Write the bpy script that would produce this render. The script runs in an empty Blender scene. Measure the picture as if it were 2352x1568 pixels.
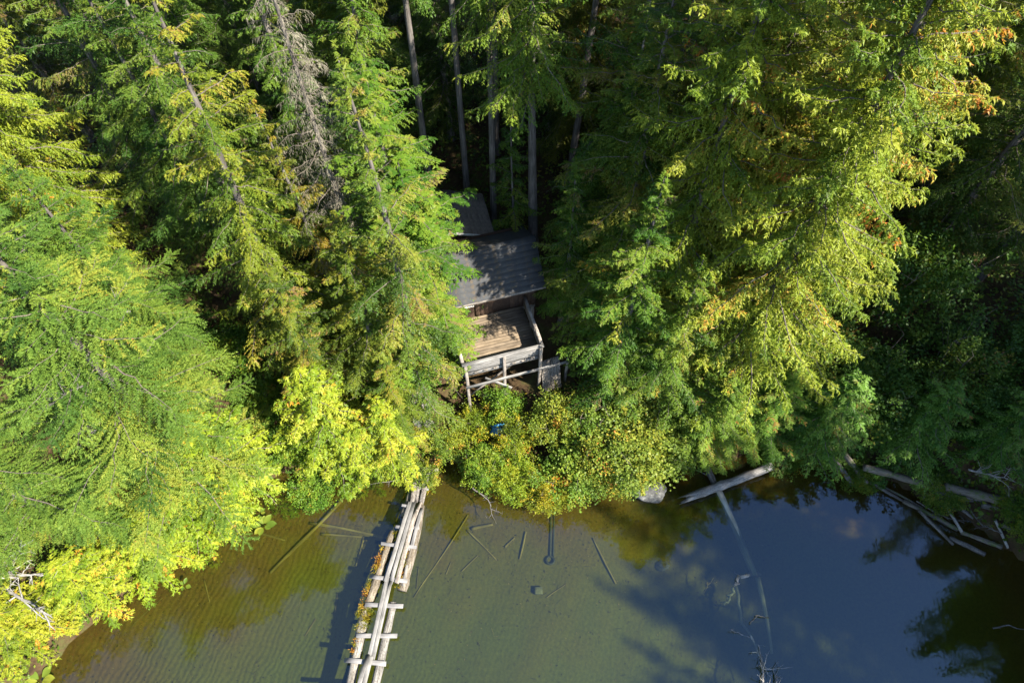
import bpy, math, numpy as np
from mathutils import Vector, Matrix
R_ = math.radians
sc = bpy.context.scene
COL = sc.collection

# ---------------------------------------------------------------- camera, sky, sun, exposure
CAM_H, PITCH, FPX = 30.0, 57.5, 1568.0          # metres, degrees below horizontal, focal length for a 2352 px wide frame
cam = bpy.data.cameras.new('camera'); cam.sensor_width = 36; cam.lens = 24.0; cam.clip_end = 2000
co = bpy.data.objects.new('camera', cam); COL.objects.link(co)
co.location = (0, 0, CAM_H); co.rotation_euler = (R_(90 - PITCH), 0, 0); sc.camera = co
SUN_EL, SUN_DIR = 44.0, Vector((0.87, -0.49))     # the sun stands to the right and a little behind the camera
world = bpy.data.worlds.new('World'); sc.world = world; world.use_nodes = True
wn = world.node_tree.nodes; wl = world.node_tree.links
sky = wn.new('ShaderNodeTexSky'); sky.sky_type = 'NISHITA'; sky.sun_disc = False
sky.sun_elevation = R_(SUN_EL); sky.sun_rotation = math.atan2(SUN_DIR.x, SUN_DIR.y)
sky.air_density = 1.0; sky.dust_density = 0.3; sky.ozone_density = 1.5
wl.new(sky.outputs[0], wn['Background'].inputs[0]); wn['Background'].inputs[1].default_value = 0.085
sl = bpy.data.lights.new('sun', 'SUN'); sl.energy = 5.0; sl.angle = R_(0.55); sl.color = (1.0, 0.94, 0.82)
so = bpy.data.objects.new('sun', sl); COL.objects.link(so)
ce = math.cos(R_(SUN_EL)); so.rotation_euler = Vector((SUN_DIR.x*ce, SUN_DIR.y*ce, math.sin(R_(SUN_EL)))).to_track_quat('Z', 'Y').to_euler()
so.location = (40, -20, 60)
sc.view_settings.view_transform = 'Standard'; sc.view_settings.look = 'None'
sc.view_settings.exposure = 2.15; sc.view_settings.gamma = 1.0; sc.view_settings.use_curve_mapping = False
sc.cycles.max_bounces = 6; sc.cycles.diffuse_bounces = 3; sc.cycles.transmission_bounces = 4; sc.cycles.transparent_max_bounces = 12
sc.cycles.use_denoising = True

# ---------------------------------------------------------------- helpers
SP, CP = math.sin(R_(PITCH)), math.cos(R_(PITCH))
def G(u, v, z=0.0):
    """the point at height z seen at (u, v) of a 2352 x 1568 frame"""
    x = (u - 1176)/FPX; y = (v - 784)/FPX
    t = (CAM_H - z)/(SP + y*CP)
    return Vector((x*t, t*(CP - y*SP), z))
def GF(u, v, z=0.0): return G(u*0.765625, v*0.765625, z)

def mesh(name, V, F, mat=None, tint=None, smooth=False):
    V = np.asarray(V, np.float32).reshape(-1, 3); F = np.asarray(F, np.int32)
    me = bpy.data.meshes.new(name)
    me.vertices.add(len(V)); me.vertices.foreach_set('co', V.ravel())
    me.loops.add(F.size); me.loops.foreach_set('vertex_index', F.ravel())
    me.polygons.add(len(F)); me.polygons.foreach_set('loop_start', np.arange(len(F), dtype=np.int32)*F.shape[1])
    if smooth: me.polygons.foreach_set('use_smooth', np.ones(len(F), bool))
    me.update(calc_edges=True)
    if tint is not None:
        a = me.attributes.new('tint', 'FLOAT', 'FACE'); a.data.foreach_set('value', np.asarray(tint, np.float32))
    if mat: me.materials.append(mat)
    return me

def tube(P, Rr, k=6, seed=None, rough=0.0):
    P = np.asarray(P, float); Rr = np.asarray(Rr, float); n = len(P)
    T = np.gradient(P, axis=0); T /= (np.linalg.norm(T, axis=1, keepdims=True) + 1e-9)
    ref = np.array([0.31, 0.17, 0.93]) if abs(T[:, 2]).mean() < 0.8 else np.array([1.0, 0.1, 0.05])
    A = np.cross(T, ref); A /= (np.linalg.norm(A, axis=1, keepdims=True) + 1e-9); B = np.cross(T, A)
    th = np.arange(k)*2*math.pi/k
    rr = np.repeat(Rr[:, None], k, 1)
    if rough: rr = rr*(1 + np.random.default_rng(seed or 1).normal(0, rough, rr.shape))
    V = P[:, None] + rr[..., None]*(np.cos(th)[None, :, None]*A[:, None] + np.sin(th)[None, :, None]*B[:, None])
    i = np.arange(n - 1)[:, None]*k; j = np.arange(k)[None]; j2 = (j + 1) % k
    F = np.stack([i + j, i + j2, i + k + j2, i + k + j], -1).reshape(-1, 4)
    return V.reshape(-1, 3), F

def join(parts):
    Vs, Fs, o = [], [], 0
    for V, F in parts:
        Vs.append(V); Fs.append(F + o); o += len(V)
    return np.concatenate(Vs), np.concatenate(Fs)

def link(o, parent=None):
    COL.objects.link(o)
    if parent: o.parent = parent
    return o
def part(name, me, parent=None, loc=None, mat=None):
    o = bpy.data.objects.new(name, me); link(o, parent)
    if loc is not None: o.location = loc
    return o
def tag(o, label=None, cat=None, group=None, kind=None):
    if label: o['label'] = label
    if cat: o['category'] = cat
    if group: o['group'] = group
    if kind: o['kind'] = kind
    return o
def empty(name, loc, label, cat, group=None):
    o = bpy.data.objects.new(name, None); o.empty_display_size = 0.3; COL.objects.link(o); o.location = loc
    return tag(o, label, cat, group)

# ---------------------------------------------------------------- materials
def newmat(name):
    m = bpy.data.materials.new(name); m.use_nodes = True
    nt = m.node_tree; nt.nodes.clear()
    return m, nt, nt.nodes, nt.links
def ramp(n, stops):
    r = n.new('ShaderNodeValToRGB'); e = r.color_ramp.elements
    while len(e) > 1: e.remove(e[-1])
    e[0].position = stops[0][0]; e[0].color = (*stops[0][1], 1)
    for p, c in stops[1:]:
        x = e.new(p); x.color = (*c, 1)
    return r
def noise(n, l, coord, scale, detail=3, rough=0.55, stretch=None):
    t = n.new('ShaderNodeTexNoise'); t.inputs['Scale'].default_value = scale
    t.inputs['Detail'].default_value = detail; t.inputs['Roughness'].default_value = rough
    if stretch:
        mp = n.new('ShaderNodeMapping'); mp.inputs['Scale'].default_value = stretch
        l.new(coord, mp.inputs[0]); coord = mp.outputs[0]
    l.new(coord, t.inputs['Vector']); return t
def mixc(n, l, fac, a, b, mode='MIX'):
    m = n.new('ShaderNodeMix'); m.data_type = 'RGBA'; m.blend_type = mode
    for sock, val in ((m.inputs[0], fac), (m.inputs[6], a), (m.inputs[7], b)):
        if hasattr(val, 'is_linked') or hasattr(val, 'links'): l.new(val, sock)
        elif isinstance(val, tuple): sock.default_value = (*val, 1)
        else: sock.default_value = val
    return m.outputs[2]

def leaf_mat(name, stops, trans=0.38, rough=0.5, spec=0.2, warm=(1.25, 1.2, 0.5)):
    """foliage: colour from a per-twig attribute and the tree's own colour, light passing through the leaf"""
    m, nt, n, l = newmat(name)
    at = n.new('ShaderNodeAttribute'); at.attribute_name = 'tint'
    r = ramp(n, stops); l.new(at.outputs['Fac'], r.inputs[0])
    oi = n.new('ShaderNodeObjectInfo')
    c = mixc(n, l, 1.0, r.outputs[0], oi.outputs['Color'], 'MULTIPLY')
    p = n.new('ShaderNodeBsdfPrincipled'); l.new(c, p.inputs['Base Color'])
    p.inputs['Roughness'].default_value = rough; p.inputs['Specular IOR Level'].default_value = spec
    t = n.new('ShaderNodeBsdfTranslucent'); l.new(mixc(n, l, 1.0, c, warm, 'MULTIPLY'), t.inputs[0])
    mx = n.new('ShaderNodeMixShader'); mx.inputs[0].default_value = trans
    l.new(p.outputs[0], mx.inputs[1]); l.new(t.outputs[0], mx.inputs[2])
    o = n.new('ShaderNodeOutputMaterial'); l.new(mx.outputs[0], o.inputs[0])
    return m

def wood_mat(name, dark, mid, light, scale=1.0, rough=0.8, axis=0, spots=0.0, moss=None, bump=0.35):
    m, nt, n, l = newmat(name)
    tc = n.new('ShaderNodeTexCoord'); oi = n.new('ShaderNodeObjectInfo')
    ad = n.new('ShaderNodeVectorMath'); ad.operation = 'ADD'; l.new(tc.outputs['Object'], ad.inputs[0])
    sc_ = n.new('ShaderNodeVectorMath'); sc_.operation = 'SCALE'; sc_.inputs[0].default_value = (31, 17, 7); l.new(oi.outputs['Random'], sc_.inputs['Scale'])
    l.new(sc_.outputs[0], ad.inputs[1]); v = ad.outputs[0]
    st = [26*scale]*3; st[axis] = 1.6*scale
    a = noise(n, l, v, 1.0, 5, 0.65, tuple(st))
    b = noise(n, l, v, 2.2*scale, 3, 0.6)
    r = ramp(n, [(0.28, dark), (0.5, mid), (0.72, light)]); l.new(a.outputs[0], r.inputs[0])
    br = ramp(n, [(0.3, (0.62, 0.62, 0.62)), (0.7, (1.12, 1.12, 1.12))]); l.new(b.outputs[0], br.inputs[0])
    c = mixc(n, l, 1.0, r.outputs[0], br.outputs[0], 'MULTIPLY')
    rb = ramp(n, [(0.0, (0.78, 0.78, 0.8)), (1.0, (1.12, 1.1, 1.06))]); l.new(oi.outputs['Random'], rb.inputs[0])
    c = mixc(n, l, 1.0, c, rb.outputs[0], 'MULTIPLY')
    if moss:
        q = noise(n, l, v, 3.0, 4, 0.7); rq = ramp(n, [(0.5, (0, 0, 0)), (0.62, (1, 1, 1))]); l.new(q.outputs[0], rq.inputs[0])
        c = mixc(n, l, rq.outputs[0], c, moss)
    if spots:
        q = noise(n, l, v, 14.0, 4, 0.8); rq = ramp(n, [(0.5, (0, 0, 0)), (0.6, (spots,)*3)]); l.new(q.outputs[0], rq.inputs[0])
        c = mixc(n, l, rq.outputs[0], c, (0.02, 0.018, 0.015))
    p = n.new('ShaderNodeBsdfPrincipled'); l.new(c, p.inputs['Base Color']); p.inputs['Roughness'].default_value = rough
    p.inputs['Specular IOR Level'].default_value = 0.2
    bm = n.new('ShaderNodeBump'); bm.inputs['Strength'].default_value = bump; bm.inputs['Distance'].default_value = 0.02
    l.new(a.outputs[0], bm.inputs['Height']); l.new(bm.outputs[0], p.inputs['Normal'])
    o = n.new('ShaderNodeOutputMaterial'); l.new(p.outputs[0], o.inputs[0])
    return m

# tint: 0..0.85 living foliage, above that the dying orange or brown sprays
M = {}
M['hemlock'] = leaf_mat('hemlock_needles', [(0, (0.036, 0.072, 0.012)), (0.35, (0.075, 0.118, 0.015)), (0.65, (0.12, 0.150, 0.020)), (0.88, (0.165, 0.165, 0.028)), (0.93, (0.17, 0.115, 0.035)), (1, (0.16, 0.11, 0.07))])
M['cedar'] = leaf_mat('cedar_sprays', [(0, (0.06, 0.10, 0.013)), (0.3, (0.115, 0.155, 0.017)), (0.6, (0.165, 0.19, 0.024)), (0.86, (0.195, 0.205, 0.034)), (0.93, (0.28, 0.15, 0.03)), (1, (0.30, 0.11, 0.025))])
M['fir'] = leaf_mat('fir_needles', [(0, (0.028, 0.066, 0.014)), (0.4, (0.070, 0.125, 0.022)), (0.75, (0.12, 0.168, 0.028)), (0.95, (0.17, 0.185, 0.03)), (1, (0.22, 0.12, 0.03))], trans=0.34, spec=0.12, rough=0.55)
M['shrub'] = leaf_mat('shrub_leaves', [(0, (0.045, 0.085, 0.012)), (0.35, (0.10, 0.15, 0.018)), (0.7, (0.19, 0.20, 0.022)), (0.88, (0.30, 0.22, 0.025)), (0.95, (0.32, 0.14, 0.03)), (1, (0.2, 0.07, 0.03))], trans=0.38, spec=0.22, rough=0.5)
M['lichen'] = leaf_mat('lichen_twigs', [(0, (0.14, 0.125, 0.09)), (0.6, (0.24, 0.215, 0.16)), (1, (0.31, 0.28, 0.20))], trans=0.15, spec=0.1, rough=0.9, warm=(1, 1, 0.9))
M['moss'] = leaf_mat('bog_moss', [(0, (0.08, 0.10, 0.01)), (0.45, (0.20, 0.165, 0.015)), (0.75, (0.26, 0.16, 0.02)), (1, (0.26, 0.11, 0.018))], trans=0.3, spec=0.2)
M['litter'] = leaf_mat('sunken_litter', [(0, (0.02, 0.014, 0.006)), (0.5, (0.07, 0.05, 0.016)), (0.8, (0.16, 0.12, 0.03)), (1, (0.26, 0.2, 0.06))], trans=0.1, spec=0.05, rough=0.9, warm=(1, 1, .8))
M['bark'] = wood_mat('conifer_bark', (0.035, 0.03, 0.026), (0.10, 0.088, 0.078), (0.19, 0.17, 0.155), 0.6, 0.9, 2, bump=0.8)
M['twig'] = wood_mat('limb_bark', (0.05, 0.042, 0.034), (0.12, 0.10, 0.08), (0.22, 0.19, 0.16), 1.5, 0.9, 2)
M['bleached'] = wood_mat('bleached_deadwood', (0.12, 0.11, 0.10), (0.27, 0.255, 0.235), (0.42, 0.405, 0.38), 1.0, 0.75, spots=0.35, bump=0.7)
M['plank'] = wood_mat('weathered_plank', (0.085, 0.08, 0.075), (0.175, 0.168, 0.16), (0.28, 0.27, 0.26), 1.0, 0.75, 0)
M['plank_dark'] = wood_mat('rotting_plank', (0.05, 0.04, 0.03), (0.19, 0.165, 0.14), (0.36, 0.33, 0.29), 1.0, 0.85, 0, spots=0.85)
M['plank_old'] = wood_mat('brown_grey_plank', (0.09, 0.075, 0.06), (0.22, 0.19, 0.165), (0.40, 0.36, 0.32), 1.2, 0.8, 0, spots=0.4)
M['crossbar'] = wood_mat('grey_crossbar', (0.14, 0.135, 0.135), (0.19, 0.185, 0.185), (0.25, 0.24, 0.24), 1.0, 0.7, 0, bump=0.15)
M['log'] = wood_mat('bridge_log', (0.07, 0.06, 0.048), (0.19, 0.175, 0.155), (0.34, 0.325, 0.30), 0.8, 0.9, 0, spots=0.55, bump=1.0)
M['log_brown'] = wood_mat('brown_bridge_log', (0.05, 0.036, 0.022), (0.14, 0.115, 0.085), (0.27, 0.24, 0.20), 0.8, 0.9, 0, spots=0.6, bump=1.0)
M['sunken'] = wood_mat('sunken_wood', (0.11, 0.085, 0.03), (0.24, 0.185, 0.07), (0.36, 0.29, 0.12), 0.6, 0.95, 0, bump=0.3)
M['sunken_pale'] = wood_mat('pale_sunken_wood', (0.2, 0.205, 0.18), (0.3, 0.31, 0.27), (0.42, 0.42, 0.38), 0.6, 0.95, 0, bump=0.3)
M['drift'] = wood_mat('grey_driftwood', (0.04, 0.036, 0.03), (0.11, 0.102, 0.092), (0.21, 0.20, 0.19), 0.6, 0.9, 0, spots=0.6, bump=0.8)
M['drift_moss'] = wood_mat('mossy_driftwood', (0.05, 0.045, 0.035), (0.12, 0.105, 0.085), (0.2, 0.18, 0.15), 0.6, 0.9, 0, moss=(0.06, 0.085, 0.02), bump=0.8)
M['deck'] = wood_mat('deck_board', (0.105, 0.077, 0.05), (0.165, 0.126, 0.086), (0.22, 0.175, 0.125), 0.8, 0.85, 0)
M['wall'] = wood_mat('brown_wall_board', (0.035, 0.022, 0.015), (0.075, 0.045, 0.03), (0.12, 0.075, 0.05), 0.8, 0.85, 2)

def simple(name, build):
    m, nt, n, l = newmat(name)
    tc = n.new('ShaderNodeTexCoord')
    p = n.new('ShaderNodeBsdfPrincipled'); o = n.new('ShaderNodeOutputMaterial'); l.new(p.outputs[0], o.inputs[0])
    build(n, l, tc, p); return m
def b_roof(n, l, tc, p):
    a = noise(n, l, tc.outputs['Object'], 2.0, 5, 0.65); b = noise(n, l, tc.outputs['Object'], 60, 2, 0.6)
    r = ramp(n, [(0.3, (0.020, 0.021, 0.024)), (0.6, (0.034, 0.035, 0.037)), (0.8, (0.06, 0.057, 0.05))]); l.new(a.outputs[0], r.inputs[0])
    r2 = ramp(n, [(0.3, (0.7, 0.7, 0.7)), (0.7, (1.3, 1.3, 1.3))]); l.new(b.outputs[0], r2.inputs[0])
    base = mixc(n, l, 1.0, r.outputs[0], r2.outputs[0], 'MULTIPLY')
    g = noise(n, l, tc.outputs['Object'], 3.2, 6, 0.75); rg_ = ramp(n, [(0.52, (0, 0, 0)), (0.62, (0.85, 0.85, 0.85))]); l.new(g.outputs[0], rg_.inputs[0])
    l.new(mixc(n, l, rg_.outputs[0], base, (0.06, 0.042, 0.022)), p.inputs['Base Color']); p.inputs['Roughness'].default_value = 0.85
    bm = n.new('ShaderNodeBump'); bm.inputs['Strength'].default_value = 0.4; bm.inputs['Distance'].default_value = 0.02; l.new(b.outputs[0], bm.inputs['Height']); l.new(bm.outputs[0], p.inputs['Normal'])
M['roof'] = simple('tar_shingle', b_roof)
def b_roof2(n, l, tc, p):
    a = noise(n, l, tc.outputs['Object'], 5.0, 5, 0.7)
    r = ramp(n, [(0.3, (0.06, 0.048, 0.038)), (0.6, (0.12, 0.098, 0.08)), (0.8, (0.18, 0.15, 0.125))]); l.new(a.outputs[0], r.inputs[0])
    l.new(r.outputs[0], p.inputs['Base Color']); p.inputs['Roughness'].default_value = 0.9
M['roof_brown'] = simple('faded_roofing', b_roof2)
def b_rock(n, l, tc, p):
    a = noise(n, l, tc.outputs['Object'], 4.0, 8, 0.75); b = noise(n, l, tc.outputs['Object'], 1.2, 2, 0.5)
    r = ramp(n, [(0.32, (0.02, 0.02, 0.02)), (0.52, (0.06, 0.06, 0.058)), (0.7, (0.18, 0.18, 0.17))]); l.new(a.outputs[0], r.inputs[0])
    l.new(r.outputs[0], p.inputs['Base Color']); p.inputs['Roughness'].default_value = 0.9
    bm = n.new('ShaderNodeBump'); bm.inputs['Strength'].default_value = 0.7; bm.inputs['Distance'].default_value = 0.06; l.new(a.outputs[0], bm.inputs['Height']); l.new(bm.outputs[0], p.inputs['Normal'])
M['rock'] = simple('granite', b_rock)
def b_tarp(n, l, tc, p):
    a = noise(n, l, tc.outputs['Object'], 6.0, 3, 0.6)
    r = ramp(n, [(0.35, (0.006, 0.06, 0.17)), (0.65, (0.012, 0.13, 0.22))]); l.new(a.outputs[0], r.inputs[0])
    l.new(r.outputs[0], p.inputs['Base Color']); p.inputs['Roughness'].default_value = 0.45
M['tarp'] = simple('blue_tarpaulin', b_tarp)
def b_conc(n, l, tc, p):
    a = noise(n, l, tc.outputs['Object'], 8.0, 4, 0.6)
    r = ramp(n, [(0.3, (0.10, 0.10, 0.085)), (0.7, (0.2, 0.195, 0.16))]); l.new(a.outputs[0], r.inputs[0])
    l.new(r.outputs[0], p.inputs['Base Color']); p.inputs['Roughness'].default_value = 0.9
M['concrete'] = simple('silted_concrete', b_conc)
def b_pipe(n, l, tc, p):
    a = noise(n, l, tc.outputs['Object'], 8.0, 4, 0.6)
    r = ramp(n, [(0.3, (0.02, 0.022, 0.02)), (0.7, (0.05, 0.052, 0.045))]); l.new(a.outputs[0], r.inputs[0])
    l.new(r.outputs[0], p.inputs['Base Color']); p.inputs['Roughness'].default_value = 0.6
M['pipe'] = simple('black_pipe', b_pipe)
def b_trim(n, l, tc, p):
    a = noise(n, l, tc.outputs['Object'], 5.0, 4, 0.6)
    r = ramp(n, [(0.3, (0.40, 0.38, 0.35)), (0.7, (0.62, 0.60, 0.56))]); l.new(a.outputs[0], r.inputs[0])
    l.new(r.outputs[0], p.inputs['Base Color']); p.inputs['Roughness'].default_value = 0.7
M['trim'] = simple('pale_trim_paint', b_trim)
def b_glass(n, l, tc, p):
    p.inputs['Base Color'].default_value = (0.012, 0.014, 0.016, 1); p.inputs['Roughness'].default_value = 0.06
M['glass'] = simple('dark_window_glass', b_glass)

# ---------------------------------------------------------------- terrain: banks and lake bed in one sheet
SH_PX = [(-900, 2300), (-300, 1800), (40, 1600), (150, 1490), (290, 1372), (430, 1245), (520, 1172), (640, 1092), (780, 1068), (950, 1055), (1030, 1060),
         (1240, 1095), (1450, 1085), (1600, 1062), (1750, 1042), (1900, 1045), (2000, 1085), (2200, 1180), (2352, 1290), (2560, 1480), (2700, 1700)]
SH = np.array([tuple(G(u, v).xy) for u, v in SH_PX] + [(24.0, -4.0), (23.5, -16.0), (27.0, -60.0)])
LAKE = np.concatenate([SH, [(27, -300), (-300, -300), (-300, -20)]])
def shore_dist(X, Y):
    X = np.asarray(X, float); Y = np.asarray(Y, float); d = np.full(X.shape, 1e9)
    for (x0, y0), (x1, y1) in zip(LAKE, np.roll(LAKE, -1, 0)):
        dx, dy = x1 - x0, y1 - y0
        t = np.clip(((X - x0)*dx + (Y - y0)*dy)/(dx*dx + dy*dy), 0, 1)
        d = np.minimum(d, np.hypot(X - x0 - t*dx, Y - y0 - t*dy))
    ins = np.zeros(X.shape, bool)
    for (x0, y0), (x1, y1) in zip(LAKE, np.roll(LAKE, -1, 0)):
        c = ((y0 > Y) != (y1 > Y)) & (X < (x1 - x0)*(Y - y0)/(y1 - y0 + 1e-12) + x0)
        ins ^= c
    return np.where(ins, -d, d)
def ground(X, Y):
    X = np.asarray(X, float); Y = np.asarray(Y, float)
    d = shore_dist(X, Y)
    land = 0.12 + np.where(d < 13, 0.42*d, 5.46 + 0.12*(d - 13)) + np.clip(X - 27, 0, 30)*0.28
    bed = -0.10 - 1.55*(1 - np.exp(d/5.0))
    w = 0.12*np.sin(X*0.9 + 1.3*np.sin(Y*0.6)) + 0.09*np.sin(Y*1.3 + X*0.5) + 0.05*np.sin(2.9*X - 1.7*Y)
    return np.where(d > 0, land + w*np.clip(d/2, 0, 1)*1.3, bed + w*np.clip(-d/2, 0, 1)*0.5)
def gz(x, y): return float(ground(np.array([x]), np.array([y]))[0])

ax = np.concatenate([[-500, -250, -130, -90], np.arange(-62, 62.01, 0.45), [90, 130, 250, 500]])
ay = np.concatenate([[-290, -180, -110, -70], np.arange(-40, 66, 0.45), [80, 110, 200, 500]])
gx, gy = np.meshgrid(ax, ay); zz = ground(gx, gy)
V = np.stack([gx, gy, zz], -1).reshape(-1, 3); nx = len(ax)
i = (np.arange(len(ay) - 1)[:, None]*nx + np.arange(nx - 1)[None]).ravel()
F = np.stack([i, i + 1, i + nx + 1, i + nx], -1)
m, nt, n, l = newmat('forest_floor_and_lake_bed')
gm = n.new('ShaderNodeNewGeometry'); sx = n.new('ShaderNodeSeparateXYZ'); l.new(gm.outputs['Position'], sx.inputs[0])
big = noise(n, l, gm.outputs['Position'], 0.35, 4, 0.6); fine = noise(n, l, gm.outputs['Position'], 9, 5, 0.7); mid = noise(n, l, gm.outputs['Position'], 1.3, 4, 0.65)
soil = ramp(n, [(0.3, (0.018, 0.012, 0.007)), (0.5, (0.05, 0.032, 0.016)), (0.68, (0.045, 0.05, 0.014)), (0.8, (0.10, 0.06, 0.03))]); l.new(mid.outputs[0], soil.inputs[0])
# sediment by depth: leaf litter at the edge, green algal mud farther out
ma = n.new('ShaderNodeMath'); ma.operation = 'MULTIPLY_ADD'; ma.inputs[1].default_value = -0.55; ma.inputs[2].default_value = -0.26
l.new(sx.outputs['Z'], ma.inputs[0])
ms = n.new('ShaderNodeMath'); ms.operation = 'MULTIPLY_ADD'; ms.inputs[1].default_value = 0.55; l.new(big.outputs[0], ms.inputs[0]); l.new(ma.outputs[0], ms.inputs[2])
bedr = ramp(n, [(0.12, (0.11, 0.055, 0.018)), (0.35, (0.125, 0.078, 0.018)), (0.52, (0.115, 0.098, 0.014)), (0.75, (0.10, 0.105, 0.02))]); l.new(ms.outputs[0], bedr.inputs[0])
f2 = ramp(n, [(0.3, (0.72, 0.72, 0.72)), (0.7, (1.22, 1.22, 1.22))]); l.new(fine.outputs[0], f2.inputs[0])
bed = mixc(n, l, 1.0, bedr.outputs[0], f2.outputs[0], 'MULTIPLY')
gt = n.new('ShaderNodeMath'); gt.operation = 'GREATER_THAN'; gt.inputs[1].default_value = 0.0; l.new(sx.outputs['Z'], gt.inputs[0])
colr = mixc(n, l, gt.outputs[0], bed, mixc(n, l, 1.0, soil.outputs[0], f2.outputs[0], 'MULTIPLY'))
p = n.new('ShaderNodeBsdfPrincipled'); p.inputs['Roughness'].default_value = 0.95; p.inputs['Specular IOR Level'].default_value = 0.1; l.new(colr, p.inputs['Base Color'])
wv = n.new('ShaderNodeTexWave'); wv.inputs['Scale'].default_value = 1.35; wv.inputs['Distortion'].default_value = 6.5; wv.inputs['Detail'].default_value = 3; wv.inputs['Detail Scale'].default_value = 0.9
mp = n.new('ShaderNodeMapping'); mp.inputs['Rotation'].default_value = (0, 0, R_(18)); l.new(gm.outputs['Position'], mp.inputs[0]); l.new(mp.outputs[0], wv.inputs['Vector'])
lx = n.new('ShaderNodeMapRange'); lx.inputs[1].default_value = -2; lx.inputs[2].default_value = -14; lx.inputs[3].default_value = 0.12; lx.inputs[4].default_value = 0.6; l.new(sx.outputs['X'], lx.inputs[0])
wm = n.new('ShaderNodeMath'); wm.operation = 'MULTIPLY'; l.new(wv.outputs['Fac'], wm.inputs[0]); l.new(lx.outputs[0], wm.inputs[1])
hs = n.new('ShaderNodeMath'); hs.operation = 'MULTIPLY_ADD'; hs.inputs[1].default_value = 0.5; l.new(fine.outputs[0], hs.inputs[0]); l.new(wm.outputs[0], hs.inputs[2])
bm = n.new('ShaderNodeBump'); bm.inputs['Strength'].default_value = 0.55; bm.inputs['Distance'].default_value = 0.07; l.new(hs.outputs[0], bm.inputs['Height']); l.new(bm.outputs[0], p.inputs['Normal'])
o = n.new('ShaderNodeOutputMaterial'); l.new(p.outputs[0], o.inputs[0]); M['terrain'] = m
tag(part('terrain', mesh('terrain', V, F, m, smooth=True)), 'forested bank sloping down into the brown green lake bed', 'ground', kind='structure')

m, nt, n, l = newmat('lake_water')
gm = n.new('ShaderNodeNewGeometry')
w1 = noise(n, l, gm.outputs['Position'], 2.2, 3, 0.55); w2 = noise(n, l, gm.outputs['Position'], 6.5, 2, 0.5, (1.0, 0.45, 1.0))
ad = n.new('ShaderNodeMath'); ad.operation = 'MULTIPLY_ADD'; ad.inputs[1].default_value = 0.4; l.new(w2.outputs[0], ad.inputs[0]); l.new(w1.outputs[0], ad.inputs[2])
bm = n.new('ShaderNodeBump'); bm.inputs['Strength'].default_value = 0.05; bm.inputs['Distance'].default_value = 0.05; l.new(ad.outputs[0], bm.inputs['Height'])
lw = n.new('ShaderNodeLayerWeight'); lw.inputs[0].default_value = 0.5; l.new(bm.outputs[0], lw.inputs['Normal'])
pw = n.new('ShaderNodeMath'); pw.operation = 'POWER'; pw.inputs[1].default_value = 5.0; l.new(lw.outputs['Facing'], pw.inputs[0])
fr = n.new('ShaderNodeMath'); fr.operation = 'MULTIPLY_ADD'; fr.inputs[1].default_value = 0.94; fr.inputs[2].default_value = 0.085; l.new(pw.outputs[0], fr.inputs[0])
gl = n.new('ShaderNodeBsdfGlossy'); gl.inputs['Roughness'].default_value = 0.03; gl.inputs[0].default_value = (0.50, 0.68, 0.95, 1); l.new(bm.outputs[0], gl.inputs['Normal'])  # blue of the mirrored sky is tinted into the gloss and strengthened
tr = n.new('ShaderNodeBsdfTransparent'); tr.inputs[0].default_value = (0.46, 0.50, 0.32, 1)
df = n.new('ShaderNodeBsdfDiffuse'); df.inputs[0].default_value = (0.05, 0.06, 0.03, 1)
m1 = n.new('ShaderNodeMixShader'); m1.inputs[0].default_value = 0.06; l.new(tr.outputs[0], m1.inputs[1]); l.new(df.outputs[0], m1.inputs[2])
m2 = n.new('ShaderNodeMixShader'); l.new(fr.outputs[0], m2.inputs[0]); l.new(m1.outputs[0], m2.inputs[1]); l.new(gl.outputs[0], m2.inputs[2])
o = n.new('ShaderNodeOutputMaterial'); l.new(m2.outputs[0], o.inputs[0]); M['water'] = m
tag(part('lake_water', mesh('lake_water', [(-480, -285, 0), (480, -285, 0), (480, 60, 0), (-480, 60, 0)], [(0, 1, 2, 3)], m)), 'still clear lake water over a shallow bed', 'water', kind='structure')

# ---------------------------------------------------------------- tree generators
def norm(a): return a/(np.linalg.norm(a, axis=-1, keepdims=True) + 1e-9)

def leaf_tris(B, D, ln, w, rng, flat=0.6):
    """one slim triangle per leaflet: base points B, directions D"""
    up = np.array([0, 0, 1.0]) + rng.normal(0, flat, B.shape)
    S = norm(np.cross(D, up))*w[:, None]*0.5
    T = np.stack([B - S, B + S, B + D*ln[:, None]], 1)
    return T

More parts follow.
